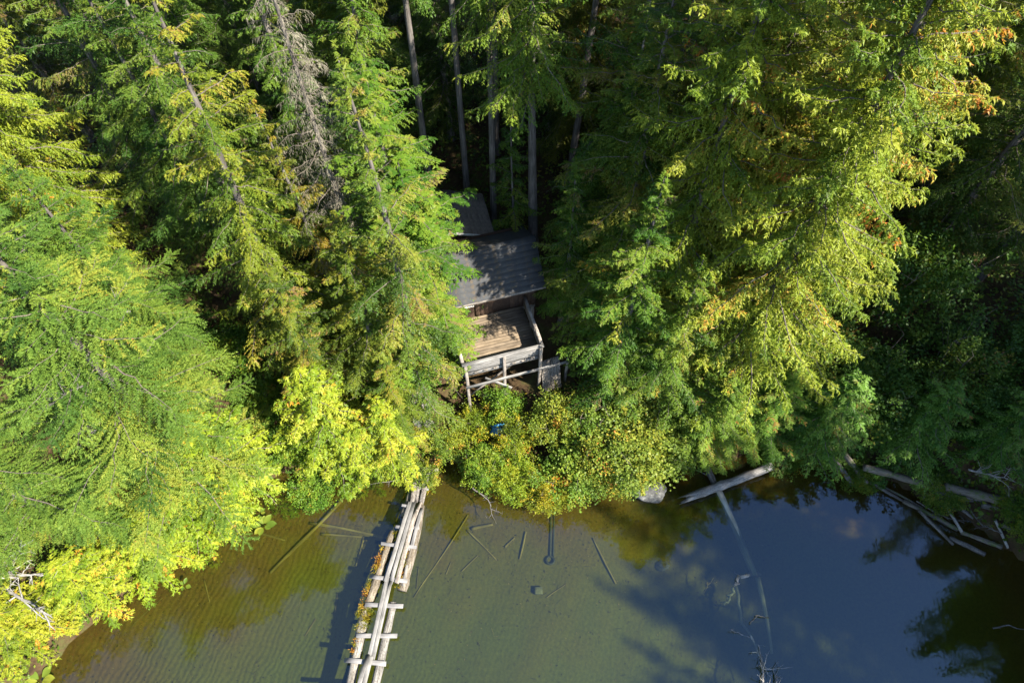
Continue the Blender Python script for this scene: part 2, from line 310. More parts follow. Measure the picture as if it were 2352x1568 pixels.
def spray_branch(rng, P, L, a, T_out, t_out, base_t):
    """a limb's foliage: twigs on both sides, leaflets along each twig"""
    nt_ = max(3, int(L/a['twig_sp']))
    s = np.clip((np.arange(nt_) + rng.uniform(0.1, 0.9, nt_))/nt_, a['inner'], 1.0)
    s = np.concatenate([s, s, [1.0]]); side = np.concatenate([np.ones(nt_), -np.ones(nt_), [0]])
    idx = s*(len(P) - 1); i0 = np.minimum(idx.astype(int), len(P) - 2); f = (idx - i0)[:, None]
    base = P[i0]*(1 - f) + P[i0 + 1]*f; tan = norm(P[i0 + 1] - P[i0])
    sd = norm(np.cross(tan, np.array([0, 0, 1.0])))
    tl = a['twig_len']*np.clip(L/2.2, 0.45, 1.25)*(1.05 - 0.72*s)*rng.uniform(0.6, 1.25, len(s))
    tl = np.clip(tl, 0.10, 1.2)
    D = norm(tan*a['fwd'] + sd*side[:, None] + rng.normal(0, 0.22, base.shape) + np.array([0, 0, a['rise']]))
    nl = a['nl']; q = (np.arange(nl) + 0.5)/nl
    q = np.clip(q[None] + rng.uniform(-0.5, 0.5, (len(s), nl))/nl, 0.02, 1.0)
    pos = base[:, None] + D[:, None]*(tl[:, None]*q)[..., None]
    dz = a['tdroop']*tl[:, None]*q**1.6
    pos[..., 2] -= dz
    tdir = norm(D[:, None] + np.array([0, 0, -1.0])*(a['tdroop']*1.6*q**0.6)[..., None])
    ls = np.where(np.arange(nl) % 2 == 0, 1.0, -1.0)[None, :, None]
    perp = norm(np.cross(tdir, np.array([0, 0, 1.0]) + rng.normal(0, 0.25, tdir.shape)))
    LD = norm(tdir*0.75 + perp*ls*a['spread'] + rng.normal(0, a['ruff'], tdir.shape) + np.array([0, 0, -a['ldroop']]))
    keep = (rng.random(q.shape) < np.clip(tl[:, None]/a['twig_len']*1.5 + 0.25, 0, 1)) & (rng.random(q.shape) < a['dens'])
    B = pos[keep]; LDk = LD[keep]; k = len(B)
    ln = a['leaf'][0]*rng.uniform(0.6, 1.3, k); w = a['leaf'][1]*rng.uniform(0.7, 1.3, k)
    T_out.append(leaf_tris(B, LDk, ln, w, rng, a['flat']))
    tw = np.repeat((base_t + rng.normal(0, 0.10, len(s)))[:, None], nl, 1)
    if rng.random() < a['flag']:                                             # an orange or dead spray somewhere on this limb
        sel = (s > 0.45) & (rng.random(len(s)) < 0.3); tw[sel] = rng.uniform(0.92, 1.0)
        t = tw[keep]
    else: t = np.clip(tw, 0, 0.89)[keep]
    t_out.append(np.clip(t + rng.normal(0, 0.04, k), 0, 1))

DEF = dict(twig_sp=0.095, twig_len=0.72, inner=0.10, fwd=0.8, rise=0.05, nl=15, tdroop=0.5, spread=0.8, ruff=0.16, ldroop=0.12, dens=0.97,
           leaf=(0.105, 0.042), flat=0.35, flag=0.04)
def conifer(seed, h=20.0, Rr=3.0, zb=1.5, nb=190, e_top=0.7, e_bot=-0.15, droop=0.28, upturn=0.1, power=0.8, trunk=0.22, lower=0.55, trunk_k=8, lean=0.25, irregular=0.25, bare=0.0, leafless=False, twigs=True, **kw):
    a = dict(DEF); a.update(kw); rng = np.random.default_rng(seed)
    zs = np.linspace(0, 1, 14); bend = rng.normal(0, 1, 2)*lean
    TP = np.stack([bend[0]*np.sin(zs*2.2), bend[1]*np.sin(zs*2.6 + 0.4) - bend[1]*math.sin(0.4), zs*h - 0.4*(1 - zs)], -1)
    tr_ = trunk*(1 - zs)**0.85 + 0.015; tr_[0] *= 1.35
    trunkVF = tube(TP, tr_, trunk_k, seed, 0.06)
    T, t = [], []; W = [tube(np.linspace([0, 0, zb*0.9], TP[-1], 10)*0 + np.stack([np.interp(np.linspace(zb*0.9, h, 10), TP[:, 2], TP[:, c]) for c in range(3)], -1), np.full(10, 0.01), 3)]
    for b in range(nb):
        q = (b + rng.random())/nb; q = q**1.05; z = zb + (h - zb)*q*0.985
        L = Rr*(1 - q)**power*(lower + (1 - lower)*min(1, q/0.18))*rng.uniform(1 - 2*irregular, 1 + 0.6*irregular) + 0.22
        az = b*2.399963 + rng.normal(0, 0.35); e = e_bot + (e_top - e_bot)*q**1.6 + rng.normal(0, 0.1)
        s = np.linspace(0, 1, 8); aa = az + rng.normal(0, 0.22)*s
        x0 = np.interp(z, TP[:, 2], TP[:, 0]); y0 = np.interp(z, TP[:, 2], TP[:, 1])
        r = L*s*math.cos(e)
        P = np.stack([x0 + r*np.cos(aa), y0 + r*np.sin(aa), z + L*(math.sin(e)*s - droop*s**2 + upturn*s**3)], -1)
        P[1:] += rng.normal(0, 0.018*L, (7, 3))
        W.append(tube(P, np.linspace(0.010 + 0.0085*L, 0.004, 8), 3))
        if leafless or (bare and rng.random() < bare*(1 - q)): 
            if leafless:
                spray_branch(rng, P, L, a, T, t, rng.uniform(0.1, 0.9))
            continue
        spray_branch(rng, P, L, a, T, t, float(np.clip(rng.normal(0.42, 0.26), 0.0, 0.85)))
    if not leafless:                                                          # leading shoot
        P = TP[-3:].copy(); spray_branch(rng, np.linspace(TP[-2], TP[-1] + [0, 0, 0.25], 8), 1.2, a, T, t, 0.6)
    return trunkVF, join(W), np.concatenate(T), np.concatenate(t)

PROTO = {}
def proto(kind, leaf, gen, h, r, bark='bark', twig='twig'):
    tv, wv_, T, t = gen
    PROTO[kind] = dict(h=h, r=r, trunk=mesh('trunk', *tv, M[bark], smooth=True), limbs=mesh('limbs', *wv_, M[twig]),
                       crown=mesh('crown', T.reshape(-1, 3), np.arange(len(T)*3).reshape(-1, 3), M[leaf], t))
HEM = dict(droop=0.30, upturn=0.08)
proto('hem0', 'hemlock', conifer(11, nb=135, irregular=0.3, power=0.7, **HEM), 20, 3)
proto('hem1', 'hemlock', conifer(12, nb=115, irregular=0.36, power=0.65, e_bot=-0.2, **HEM), 20, 3)
proto('hem2', 'hemlock', conifer(13, nb=105, irregular=0.4, tdroop=0.65, droop=0.2, bare=0.2, power=0.68), 20, 3)
proto('hem3', 'hemlock', conifer(14, nb=120, zb=4, irregular=0.33, tdroop=0.6, flag=0.10, power=0.68, **HEM), 20, 3)
CED = dict(droop=0.48, upturn=0.34, tdroop=0.5, ldroop=0.22, twig_len=0.62, twig_sp=0.105, leaf=(0.105, 0.044), ruff=0.4, flag=0.045, spread=0.75, power=0.54, Rr=4.0, nl=17)
proto('ced0', 'cedar', conifer(21, nb=310, **CED), 20, 4)
proto('ced1', 'cedar', conifer(22, nb=270, irregular=0.32, **CED), 20, 4)
proto('ced2', 'cedar', conifer(23, nb=270, zb=3, irregular=0.35, **CED), 20, 4)
FIR = dict(droop=0.20, upturn=0.10, tdroop=0.22, ldroop=-0.05, twig_len=1.1, twig_sp=0.08, nl=26, leaf=(0.085, 0.034), flag=0.02, Rr=4.5, e_bot=-0.22, e_top=0.6, spread=0.9, ruff=0.2, flat=0.45)
proto('fir0', 'fir', conifer(31, nb=130, irregular=0.42, **FIR), 20, 4.5)
proto('fir1', 'fir', conifer(32, nb=120, irregular=0.44, **FIR), 20, 4.5)
SAP = dict(h=6.0, zb=0.15, trunk=0.08, droop=0.45, upturn=0.25, tdroop=0.5, ldroop=0.3, twig_sp=0.10, leaf=(0.12, 0.045), nl=13, flag=0.035, power=0.62, lower=0.8, lean=0.12, spread=0.8)
proto('sap0', 'cedar', conifer(41, Rr=2.0, nb=130, **SAP), 6, 2)
proto('sap1', 'cedar', conifer(42, Rr=2.0, nb=110, irregular=0.35, **SAP), 6, 2)
proto('sap2', 'cedar', conifer(43, Rr=2.0, nb=120, irregular=0.3, **SAP), 6, 2)
TALL = dict(h=24.0, zb=13.5, trunk=0.24, nb=85, power=0.6, lower=0.6, irregular=0.35)
proto('tall0', 'hemlock', conifer(51, Rr=3.0, tdroop=0.8, ldroop=0.45, **TALL), 24, 3)
proto('tall1', 'hemlock', conifer(52, Rr=3.0, **TALL), 24, 3)
proto('dead0', 'lichen', conifer(61, nb=165, leafless=True, irregular=0.4, droop=0.35, upturn=0.05, tdroop=0.6, twig_sp=0.13, nl=11, leaf=(0.17, 0.017), dens=0.55, ldroop=0.5, flag=0, zb=3, power=0.55, e_top=0.5), 20, 3)
# thin understorey saplings: few limbs
proto('thin0', 'hemlock', conifer(71, h=9, Rr=1.6, nb=46, zb=1.0, trunk=0.07, irregular=0.4, **HEM), 9, 1.6)

def shrub(seed, h=2.6, Rr=1.6, ncl=120, per=150, leaf=0.085, stems=9, cl=0.34, patch=0.3):
    rng = np.random.default_rng(seed); W = []; T = []; t = []
    tips = []
    for i in range(stems):
        az = i*2.4 + rng.normal(0, 0.4); out = Rr*rng.uniform(0.25, 0.9); top = h*rng.uniform(0.6, 1.0)
        s = np.linspace(0, 1, 7)
        P = np.stack([out*np.cos(az)*s**0.8, out*np.sin(az)*s**0.8, top*s**0.9], -1); P[1:] += rng.normal(0, 0.05, (6, 3)); P[0] = (rng.normal(0, .12), rng.normal(0, .12), -0.3)
        W.append(tube(P, np.linspace(0.035, 0.008, 7), 4)); 
        for j in range(5):
            k = rng.integers(2, 7); d = rng.normal(0, 1, 3); d[2] = abs(d[2])*0.6; d = d/np.linalg.norm(d)
            Q = P[k] + d*np.linspace(0, rng.uniform(0.3, 0.75), 4)[:, None]; W.append(tube(Q, np.linspace(0.012, 0.004, 4), 3)); tips.append(Q[-1])
    tips = np.array(tips)
    ph = rng.uniform(0, 6.28, 3)
    for c in range(ncl):
        if c < len(tips): C = tips[c]
        else:
            d = rng.normal(0, 1, 3); d /= np.linalg.norm(d); d[2] = abs(d[2])*1.0 - 0.15
            rr = rng.uniform(0.45, 1.0)**0.6
            C = np.array([d[0]*Rr*rr, d[1]*Rr*rr, h*0.42 + d[2]*h*0.58*rr])
        k = int(per*rng.uniform(0.5, 1.2)); off = rng.normal(0, 1, (k, 3)); off = norm(off)*rng.random((k, 1))**0.5*cl*rng.uniform(0.6, 1.25)
        off[:, 2] *= 0.7; B = C + off
        D = norm(rng.normal(0, 1, (k, 3))*[1, 1, 0.6] + off*1.2 + [0, 0, -0.15]); up = norm(np.array([0.25, -0.1, 1.0]) + rng.normal(0, 0.45, (k, 3)))
        S = norm(np.cross(D, up)); ln = leaf*rng.uniform(0.7, 1.3, k)[:, None]
        T.append(np.stack([B, B + D*ln*0.5 + S*ln*0.33, B + D*ln, B + D*ln*0.5 - S*ln*0.33], 1))
        base = 0.34 + patch*math.sin(C[0]*1.6 + ph[0])*math.cos(C[1]*1.5 + ph[1]) + rng.normal(0, 0.10)
        if rng.random() < 0.04: base = rng.uniform(0.8, 0.93)
        t.append(np.clip(base + rng.normal(0, 0.07, k), 0, 0.96))
    for c in range(16):                                                        # long leafy shoots that break the outline
        az = rng.uniform(0, 6.28); el = rng.uniform(0.0, 1.3); d = np.array([math.cos(az)*math.cos(el), math.sin(az)*math.cos(el), math.sin(el)])
        C = np.array([d[0]*Rr*.8, d[1]*Rr*.8, h*.42 + d[2]*h*.45]); d = norm(d + [0, 0, .35]); L = rng.uniform(.4, .85)*(h/2.6)**.5
        W.append(tube(C + d*L*np.linspace(-.6, 1, 4)[:, None], [.010, .008, .006, .003], 3))
        k = 46; B = C + d*L*rng.random((k, 1)) + rng.normal(0, .035, (k, 3)); D_ = norm(rng.normal(0, 1, (k, 3)) + d*.5); S = norm(np.cross(D_, rng.normal(0, .5, (k, 3)) + [0, 0, 1])); ln = leaf*rng.uniform(.6, 1.1, k)[:, None]
        T.append(np.stack([B, B + D_*ln*.5 + S*ln*.33, B + D_*ln, B + D_*ln*.5 - S*ln*.33], 1)); t.append(np.clip(rng.uniform(.25, .75) + rng.normal(0, .07, k), 0, .96))
    V_ = np.concatenate(T)
    return join(W), V_, np.concatenate(t)
def proto_shrub(kind, gen, h, r):
    wv_, Q, t = gen
    PROTO[kind] = dict(h=h, r=r, trunk=None, limbs=mesh('stems', *wv_, M['twig']),
                       crown=mesh('crown', Q.reshape(-1, 3), np.arange(len(Q)*4).reshape(-1, 4), M['shrub'], t))
for k in range(4): proto_shrub('shr%d' % k, shrub(80 + k, ncl=105 + 8*k, per=62, leaf=0.115, cl=0.42, patch=0.18 + 0.04*k), 2.6, 1.6)
proto_shrub('alder0', shrub(91, h=4.5, Rr=2.3, ncl=200, per=66, leaf=0.125, cl=0.50, stems=12, patch=0.2), 4.5, 2.3)
proto_shrub('alder1', shrub(92, h=4.5, Rr=2.3, ncl=180, per=62, leaf=0.115, cl=0.46, stems=12, patch=0.3), 4.5, 2.3)

rg = np.random.default_rng(5)
def plant(kind, x, y, h, r, color=(1, 1, 1), label=None, name='conifer_tree', cat='tree', group=None, tilt=None, z=None, rot=None):
    pr = PROTO[kind]
    o = empty(name, (x, y, (gz(x, y) if z is None else z) - 0.05), label, cat, group)
    o.scale = (r/pr['r'], r/pr['r'], h/pr['h'])
    tl = tilt if tilt is not None else (rg.normal(0, 0.02), rg.normal(0, 0.02))
    o.rotation_euler = (tl[0], tl[1], rg.uniform(0, 6.28) if rot is None else rot)
    if pr['trunk']: part('trunk', pr['trunk'], o)
    part('branch_frame' if pr['trunk'] else 'stem_frame', pr['limbs'], o)
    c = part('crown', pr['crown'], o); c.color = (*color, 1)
    return o

# ---------------------------------------------------------------- timber pieces
def frame(p0, p1, up):
    x = (p1 - p0).normalized(); z = (up - x*up.dot(x)).normalized(); y = z.cross(x)
    return Matrix(((x.x, y.x, z.x, 0), (x.y, y.y, z.y, 0), (x.z, y.z, z.z, 0), (0, 0, 0, 1)))
prng = np.random.default_rng(77)
WM = {}                                          # world matrices of placed boards, for their own pieces
def plank(name, p0, p1, w, t, mat, parent=None, up=(0, 0, 1), taper=1.0, ragged=0.0):
    """a board from p0 to p1 (centre line), its long side along local x, with chamfered edges and a few cross sections"""
    p0 = Vector(p0); p1 = Vector(p1); L = (p1 - p0).length; c = min(w, t)*0.14
    prof = np.array([(-w/2 + c, -t/2), (w/2 - c, -t/2), (w/2, -t/2 + c), (w/2, t/2 - c), (w/2 - c, t/2), (-w/2 + c, t/2), (-w/2, t/2 - c), (-w/2, -t/2 + c)])
    ns = 5; V = []
    for k in range(ns):
        s = k/(ns - 1); f = 1 + (taper - 1)*s
        pr = prof*[f, 1] + prng.normal(0, 0.004, 2)
        xo = (s - 0.5)*L + (prng.normal(0, ragged, 8) if k in (0, ns - 1) else np.zeros(8))
        V.append(np.column_stack([xo, pr]))
    V = np.concatenate(V)
    i = np.arange(ns - 1)[:, None]*8; j = np.arange(8)[None]; j2 = (j + 1) % 8
    F = np.stack([i + j, i + 8 + j, i + 8 + j2, i + j2], -1).reshape(-1, 4).tolist()
    for b, rev in ((0, 0), ((ns - 1)*8, 1)):
        for q in ((0, 1, 2, 7), (7, 2, 3, 6), (6, 3, 4, 5)):
            q = [b + e for e in q]; F.append(q[::-1] if rev else q)
    F = [f[::-1] for f in F]
    o = bpy.data.objects.new(name, mesh(name, V, np.array(F), mat)); COL.objects.link(o)
    Mx = Matrix.Translation((p0 + p1)/2) @ frame(p0, p1, Vector(up))
    WM[o.name] = Mx
    if parent: o.parent = parent; Mx = (WM[parent.name].inverted() if parent.name in WM else Matrix.Translation(-parent.location)) @ Mx
    o.matrix_basis = Mx
    return o
def log(name, p0, p1, r0, r1, mat, parent=None, seed=1, k=12, rough=0.05, bend=0.03, splinter=False, n_=14):
    p0 = Vector(p0); p1 = Vector(p1); L = (p1 - p0).length; rng = np.random.default_rng(seed)
    s = np.linspace(0, 1, n_); P = np.stack([(s - 0.5)*L, bend*L*np.sin(s*math.pi*rng.uniform(0.8, 1.6)), bend*0.3*L*np.sin(s*3)], -1)
    rr = r0 + (r1 - r0)*s; rr = rr*(1 + rng.normal(0, rough, n_))
    P = np.concatenate([P[:1], P, P[-1:]]); rr = np.concatenate([[0.002], rr, [0.002]])
    V, F = tube(P, rr, k, seed, rough)
    if splinter:                                                        # a torn end: long uneven splinters
        e = V.reshape(-1, k, 3)
        e[-2, :, 0] += np.abs(rng.normal(0, 0.30, k)); e[-3, :, 0] += rng.normal(0, 0.10, k); e[-2, :, 1:] *= 0.95; e[-4:-2, :, 1:] *= (1 + rng.normal(0.05, 0.12, (2, k, 1))); e[-1] = e[-3].mean(0)
        V = e.reshape(-1, 3)
    o = bpy.data.objects.new(name, mesh(name, V, F, mat, smooth=True)); COL.objects.link(o)
    Mx = Matrix.Translation((p0 + p1)/2) @ frame(p0, p1, Vector((0, 0, 1)))
    WM[o.name] = Mx
    if parent: o.parent = parent; Mx = (WM[parent.name].inverted() if parent.name in WM else Matrix.Translation(-parent.location)) @ Mx
    o.matrix_basis = Mx
    return o

# ---------------------------------------------------------------- cabin, deck and shed
ANG = R_(16); EX = Vector((math.cos(ANG), math.sin(ANG), 0)); EY = Vector((-math.sin(ANG), math.cos(ANG), 0)); EZ = Vector((0, 0, 1))
O0 = Vector((-2.02, 14.5, 0))
def D(a, b, z): return O0 + EX*a + EY*b + EZ*z
CAP, FLO, DW, DD = 5.45, 4.62, 3.42, 2.75
dk = empty('deck', D(DW/2, DD/2, 2.0), 'raised weathered timber deck on posts in front of cabin', 'deck')
for a, nm in ((0.06, 0), (1.74, 1), (DW - 0.05, 2)):
    b = 0.0; g = gz(*D(a, b, 0).xy)
    plank('post', D(a, b - 0.07, g - 0.3), D(a, b - 0.07, CAP - 0.06), 0.13, 0.13, M['plank_old'], dk, up=-EY)
for a in (0.1, 1.74, DW - 0.1):
    g = gz(*D(a, 2.2, 0).xy); plank('post', D(a, 2.2, g - 0.3), D(a, 2.2, FLO - 0.29), 0.13, 0.13, M['plank_old'], dk, up=-EY)
    plank('joist', D(a, 0.1, FLO - 0.135), D(a, DD, FLO - 0.135), 0.07, 0.19, M['plank_old'], dk)
nb = int(DD/0.15)
for k in range(nb): plank('floor_board', D(0.02, 0.10 + (k + 0.5)*0.15, FLO - 0.02), D(DW - 0.02, 0.10 + (k + 0.5)*0.15, FLO - 0.02 + prng.normal(0, 0.003)), 0.142, 0.035, M['deck'], dk, up=EZ)
plank('cap_rail', D(-0.08, -0.02, CAP), D(DW + 0.08, -0.02, CAP), 0.17, 0.045, M['plank'], dk)
for k, (z, w) in enumerate(((CAP - 0.12, 0.09), (CAP - 0.25, 0.10), (CAP - 0.385, 0.12), (CAP - 0.53, 0.13), (CAP - 0.68, 0.13))):
    plank('rail_board', D(0.0, 0.025, z), D(DW, 0.025, z + prng.normal(0, 0.01)), w, 0.03, M['plank'], dk, up=-EY)
plank('skirt_board', D(-0.02, 0.06, FLO - 0.17), D(DW + 0.02, 0.06, FLO - 0.17), 0.22, 0.045, M['plank'], dk, up=-EY)
for k in range(7):
    a = 0.42 + k*0.42
    plank('joist_end', D(a, -0.02, FLO - 0.045), D(a + 0.17, -0.02, FLO - 0.05), 0.05, 0.05, M['plank_dark'], dk, up=-EY)
plank('beam', D(-0.75, 0.22, FLO - 0.37), D(DW - 0.1, 0.22, FLO - 0.37), 0.14, 0.16, M['plank'], dk)
for s, a in ((-1, -0.02), (1, DW + 0.02)):
    plank('cap_rail', D(a, 0.09, CAP - 0.004), D(a, DD, CAP - 0.004), 0.13, 0.045, M['plank_old'], dk)
    for k in range(5): plank('rail_board', D(a, 0.06, CAP - 0.13 - k*0.145), D(a, DD, CAP - 0.13 - k*0.145), 0.115, 0.03, M['plank_old'], dk, up=EX)
plank('girt', D(-0.03, -0.16, 3.72), D(4.72, -0.16, 3.78), 0.17, 0.06, M['plank'], dk, up=-EY)
plank('brace', D(0.22, 0.3, 2.1), D(2.55, 0.3, FLO - 0.3), 0.11, 0.05, M['plank_old'], dk, up=-EY)
plank('brace', D(0.9, 0.12, 3.68), D(2.0, -0.3, 2.95), 0.11, 0.05, M['plank'], dk, up=-EY)
plank('post', D(4.66, -0.08, gz(*D(4.66, -0.08, 0).xy) - 0.2), D(4.66, -0.08, 3.95), 0.11, 0.11, M['plank_old'], dk, up=-EY)
# grey boards leaning against the girt, right of the deck
lb = empty('leaning_boards', D(4.0, -0.2, 2.2), 'stack of grey boards leaning below the beam right of the deck', 'boards')
for k in range(6): plank('board', D(3.62 + k*0.145, 0.35, 3.5 + 0.02*k), D(3.52 + k*0.145, -0.55, 2.25 + prng.normal(0, 0.06)), 0.14, 0.03, M['plank_dark'], lb, up=Vector((0, -0.8, 0.6)))

cb = empty('cabin', D(1.7, 4.4, 3.2), 'dark roofed wooden cabin behind the deck, half hidden by trees', 'cabin')
CA0, CA1, CB0, CB1, EAVE, RIDGE = -0.2, 4.0, DD + 0.02, DD + 2.7, 6.55, 7.8
CM = 3.9
# walls: upright boards, front wall with a door and a window
x = CA0
while x < CA1 - 0.01:
    w = 0.2
    if not (1.9 < x + 0.1 < 2.85 or 0.1 < x + 0.1 < 1.15):
        plank('wall_board', D(x + w/2, CB0, FLO - 0.05), D(x + w/2, CB0, EAVE - 0.05), w - 0.008, 0.03, M['wall'], cb, up=-EY)
    x += w
dr = plank('door', D(2.38, CB0 + 0.02, FLO), D(2.38, CB0 + 0.02, FLO + 2.0), 0.92, 0.045, M['wall'], cb, up=-EY)
hd = plank('handle', D(2.05, CB0 - 0.03, FLO + 0.95), D(2.05, CB0 - 0.03, FLO + 1.07), 0.03, 0.03, M['pipe'], dr, up=-EY)
plank('wall_board', D(1.9, CB0, FLO + 2.13), D(2.85, CB0, FLO + 2.13), 0.25, 0.03, M['wall'], cb, up=-EY)
plank('wall_board', D(0.1, CB0, FLO + 0.4), D(1.15, CB0, FLO + 0.4), 0.9, 0.03, M['wall'], cb, up=-EY)
plank('wall_board', D(0.1, CB0, FLO + 2.13), D(1.15, CB0, FLO + 2.13), 0.25, 0.03, M['wall'], cb, up=-EY)
wd = plank('window', D(0.12, CB0 + 0.03, FLO + 1.43), D(1.13, CB0 + 0.03, FLO + 1.43), 1.12, 0.012, M['glass'], cb, up=-EY)
for z in (FLO + 0.88, FLO + 1.98): plank('window_frame', D(0.1, CB0 - 0.02, z), D(1.15, CB0 - 0.02, z), 0.07, 0.035, M['trim'], wd, up=-EY)
for a in (0.13, 0.63, 1.12): plank('window_frame', D(a, CB0 - 0.018, FLO + 0.92), D(a, CB0 - 0.018, FLO + 1.94), 0.06, 0.03, M['trim'], wd, up=-EY)
for a in (CA0 + 0.02, CA1 - 0.02):
    y = CB0 + 0.02
    while y < CB1:
        top = EAVE + (RIDGE - EAVE)*(1 - abs(y + 0.1 - CM)/(CB1 - CM + 0.25)) - 0.12
        plank('wall_board', D(a, y + 0.1, 2.6), D(a, y + 0.1, top), 0.192, 0.03, M['wall'], cb, up=EX); y += 0.2
plank('wall_board', D(CA0, CB1, 5.2), D(CA1, CB1, 5.2), 3.4, 0.03, M['wall'], cb, up=EY)
plank('floor_beam', D(CA0, CB0 + 0.1, FLO - 0.2), D(CA1, CB0 + 0.1, FLO - 0.2), 0.2, 0.2, M['plank_old'], cb)
for a in (CA0 + 0.1, 1.9, CA1 - 0.1):
    g = gz(*D(a, CB0 + 0.1, 0).xy); plank('post', D(a, CB0 + 0.12, g - 0.3), D(a, CB0 + 0.12, FLO - 0.3), 0.18, 0.18, M['plank_old'], cb, up=-EY)
# roof: overlapping strips of roofing, each lapped over the one below
def roof_slope(root, Df, a0, a1, b_e, z_e, b_r, z_r, n_, mat):
    up_ = EXs(root).cross((Df(0, b_r, z_r) - Df(0, b_e, z_e)).normalized()); up_ = up_ if up_.z > 0 else -up_
    base = plank('roof_slope', Df(a0 + 0.01, (b_e + b_r)/2, (z_e + z_r)/2) - up_*0.012, Df(a1 - 0.01, (b_e + b_r)/2, (z_e + z_r)/2) - up_*0.012, math.hypot(b_r - b_e, z_r - z_e) - 0.02, 0.03, M['plank_old'], root, up=up_)
    for k in range(n_):
        s0 = k/n_; s1 = min(1.0, (k + 1.18)/n_); lift = 0.012
        p = lambda s, e: (b_e + (b_r - b_e)*s, z_e + (z_r - z_e)*s + e)
        (b0, z0), (b1, z1) = p(s0, 0.032), p(s1, 0.012)
        mid0 = Df(a0, (b0 + b1)/2, (z0 + z1)/2); mid1 = Df(a1, (b0 + b1)/2, (z0 + z1)/2)
        wdt = math.hypot(b1 - b0, z1 - z0)
        nrm = (EXs(root)).cross((Df(0, b1, z1) - Df(0, b0, z0)).normalized())
        if nrm.z < 0: nrm = -nrm
        plank('roofing_strip', mid0, mid1, wdt, 0.014, mat, base, up=nrm)
EXS = {}
def EXs(root): return EXS[root.name]
EXS[cb.name] = EX
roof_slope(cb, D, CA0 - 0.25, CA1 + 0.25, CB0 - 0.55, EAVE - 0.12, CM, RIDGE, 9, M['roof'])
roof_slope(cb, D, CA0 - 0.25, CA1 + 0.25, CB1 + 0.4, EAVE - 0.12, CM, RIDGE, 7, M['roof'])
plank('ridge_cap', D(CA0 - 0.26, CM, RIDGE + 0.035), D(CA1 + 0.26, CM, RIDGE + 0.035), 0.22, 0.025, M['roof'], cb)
plank('fascia', D(CA0 - 0.25, CB0 - 0.54, EAVE - 0.16), D(CA1 + 0.25, CB0 - 0.54, EAVE - 0.16), 0.13, 0.03, M['plank_old'], cb, up=-EY)
for a in (CA0 - 0.22, CA1 + 0.22):
    plank('barge_board', D(a, CB0 - 0.54, EAVE - 0.19), D(a, CM, RIDGE - 0.06), 0.03, 0.13, M['plank_old'], cb)
    plank('barge_board', D(a, CB1 + 0.39, EAVE - 0.19), D(a, CM, RIDGE - 0.06), 0.03, 0.13, M['plank_old'], cb)

# shed behind the cabin: brown board wall, pale barge board, faded roof falling to the right
S0 = G(1058, 478, 7.9); S1 = G(1143, 538, 6.9)
SA = R_(14); SX = Vector((math.cos(SA), math.sin(SA), 0)); SY = Vector((-math.sin(SA), math.cos(SA), 0))
SR = G(1137, 542, 6.5)                         # lower right front corner of the roof
sh = empty('shed', SR + SX*-1.5 + SY*1.2 - EZ*2.9, 'small brown board shed with faded roof behind cabin', 'shed')
EXS[sh.name] = SX
def S(a, b, z): return SR + SX*a + SY*b + EZ*(z - SR.z)
rise = 0.75
for k in range(14):
    a = -0.3 - k*0.2; zt = SR.z - 0.12 + rise*(-a/2.0 if a > -2.0 else (4.0 + a)/2.0)
    plank('wall_board', S(a, 0.25, SR.z - 2.6), S(a, 0.25, zt), 0.192, 0.03, M['wall'], sh, up=-SY)
for k in range(14): plank('wall_board', S(-0.25, 0.35 + k*0.2, SR.z - 2.6), S(-0.25, 0.35 + k*0.2, SR.z - 0.03), 0.192, 0.03, M['wall'], sh, up=SX)
for k in range(8):
    a0 = -k*0.25; a1 = a0 - 0.29; za = SR.z + rise*(-a0/2.0) + 0.03; zb_ = SR.z + rise*(-a1/2.0) + 0.012
    nrm = Vector((SX.x*rise/2.17, SX.y*rise/2.17, 2.0/2.17))
    plank('roofing_strip', S((a0 + a1)/2, 0, (za + zb_)/2), S((a0 + a1)/2, 2.7, (za + zb_)/2), 0.34, 0.014, M['roof_brown'], sh, up=nrm)
    a0, a1 = -4.0 + k*0.25, -4.0 + k*0.25 + 0.29; nrm2 = Vector((-SX.x*rise/2.17, -SX.y*rise/2.17, 2.0/2.17))
    plank('roofing_strip', S((a0 + a1)/2, 0, (za + zb_)/2), S((a0 + a1)/2, 2.7, (za + zb_)/2), 0.34, 0.014, M['roof_brown'], sh, up=nrm2)
plank('barge_board', S(0.02, -0.02, SR.z - 0.02), S(-2.0, -0.02, SR.z + rise - 0.02), 0.03, 0.12, M['trim'], sh)
plank('barge_board', S(-4.02, -0.02, SR.z - 0.02), S(-2.0, -0.02, SR.z + rise - 0.02), 0.03, 0.12, M['trim'], sh)

# ---------------------------------------------------------------- footbridge of floating logs and planks
br = empty('footbridge', GF(1150, 1750, 0), 'narrow log and plank footbridge floating from the shore', 'footbridge')
def c4(x, y): return (1000 + x/4.126, 1380 + y/4.126)
def c5(x, y): return (980 + x/4.507, 1700 + y/4.507)
def B4(x, y, z): return GF(*c4(x, y), z)
def B5(x, y, z): return GF(*c5(x, y), z)
def ext(p, q, d): return q + (q - p).normalized()*d
log('log', B4(735, 880, .12), ext(B4(735, 880, .12), B5(480, 700, .12), 0.0), .16, .19, M['log_brown'], br, 3, rough=.07, bend=.012)
log('log', B5(500, 660, .12), ext(B5(500, 660, .12), B5(330, 1500, .12), 3.0), .19, .20, M['log'], br, 4, rough=.05, bend=.008)
log('log', B4(1090, 560, .10), B5(1035, 325, .10), .17, .21, M['log_brown'], br, 5, rough=.07, bend=.012)
log('log', B5(900, 480, .14), ext(B5(900, 480, .14), B5(655, 1568, .14), 2.5), .16, .19, M['log'], br, 6, rough=.04, bend=.004)
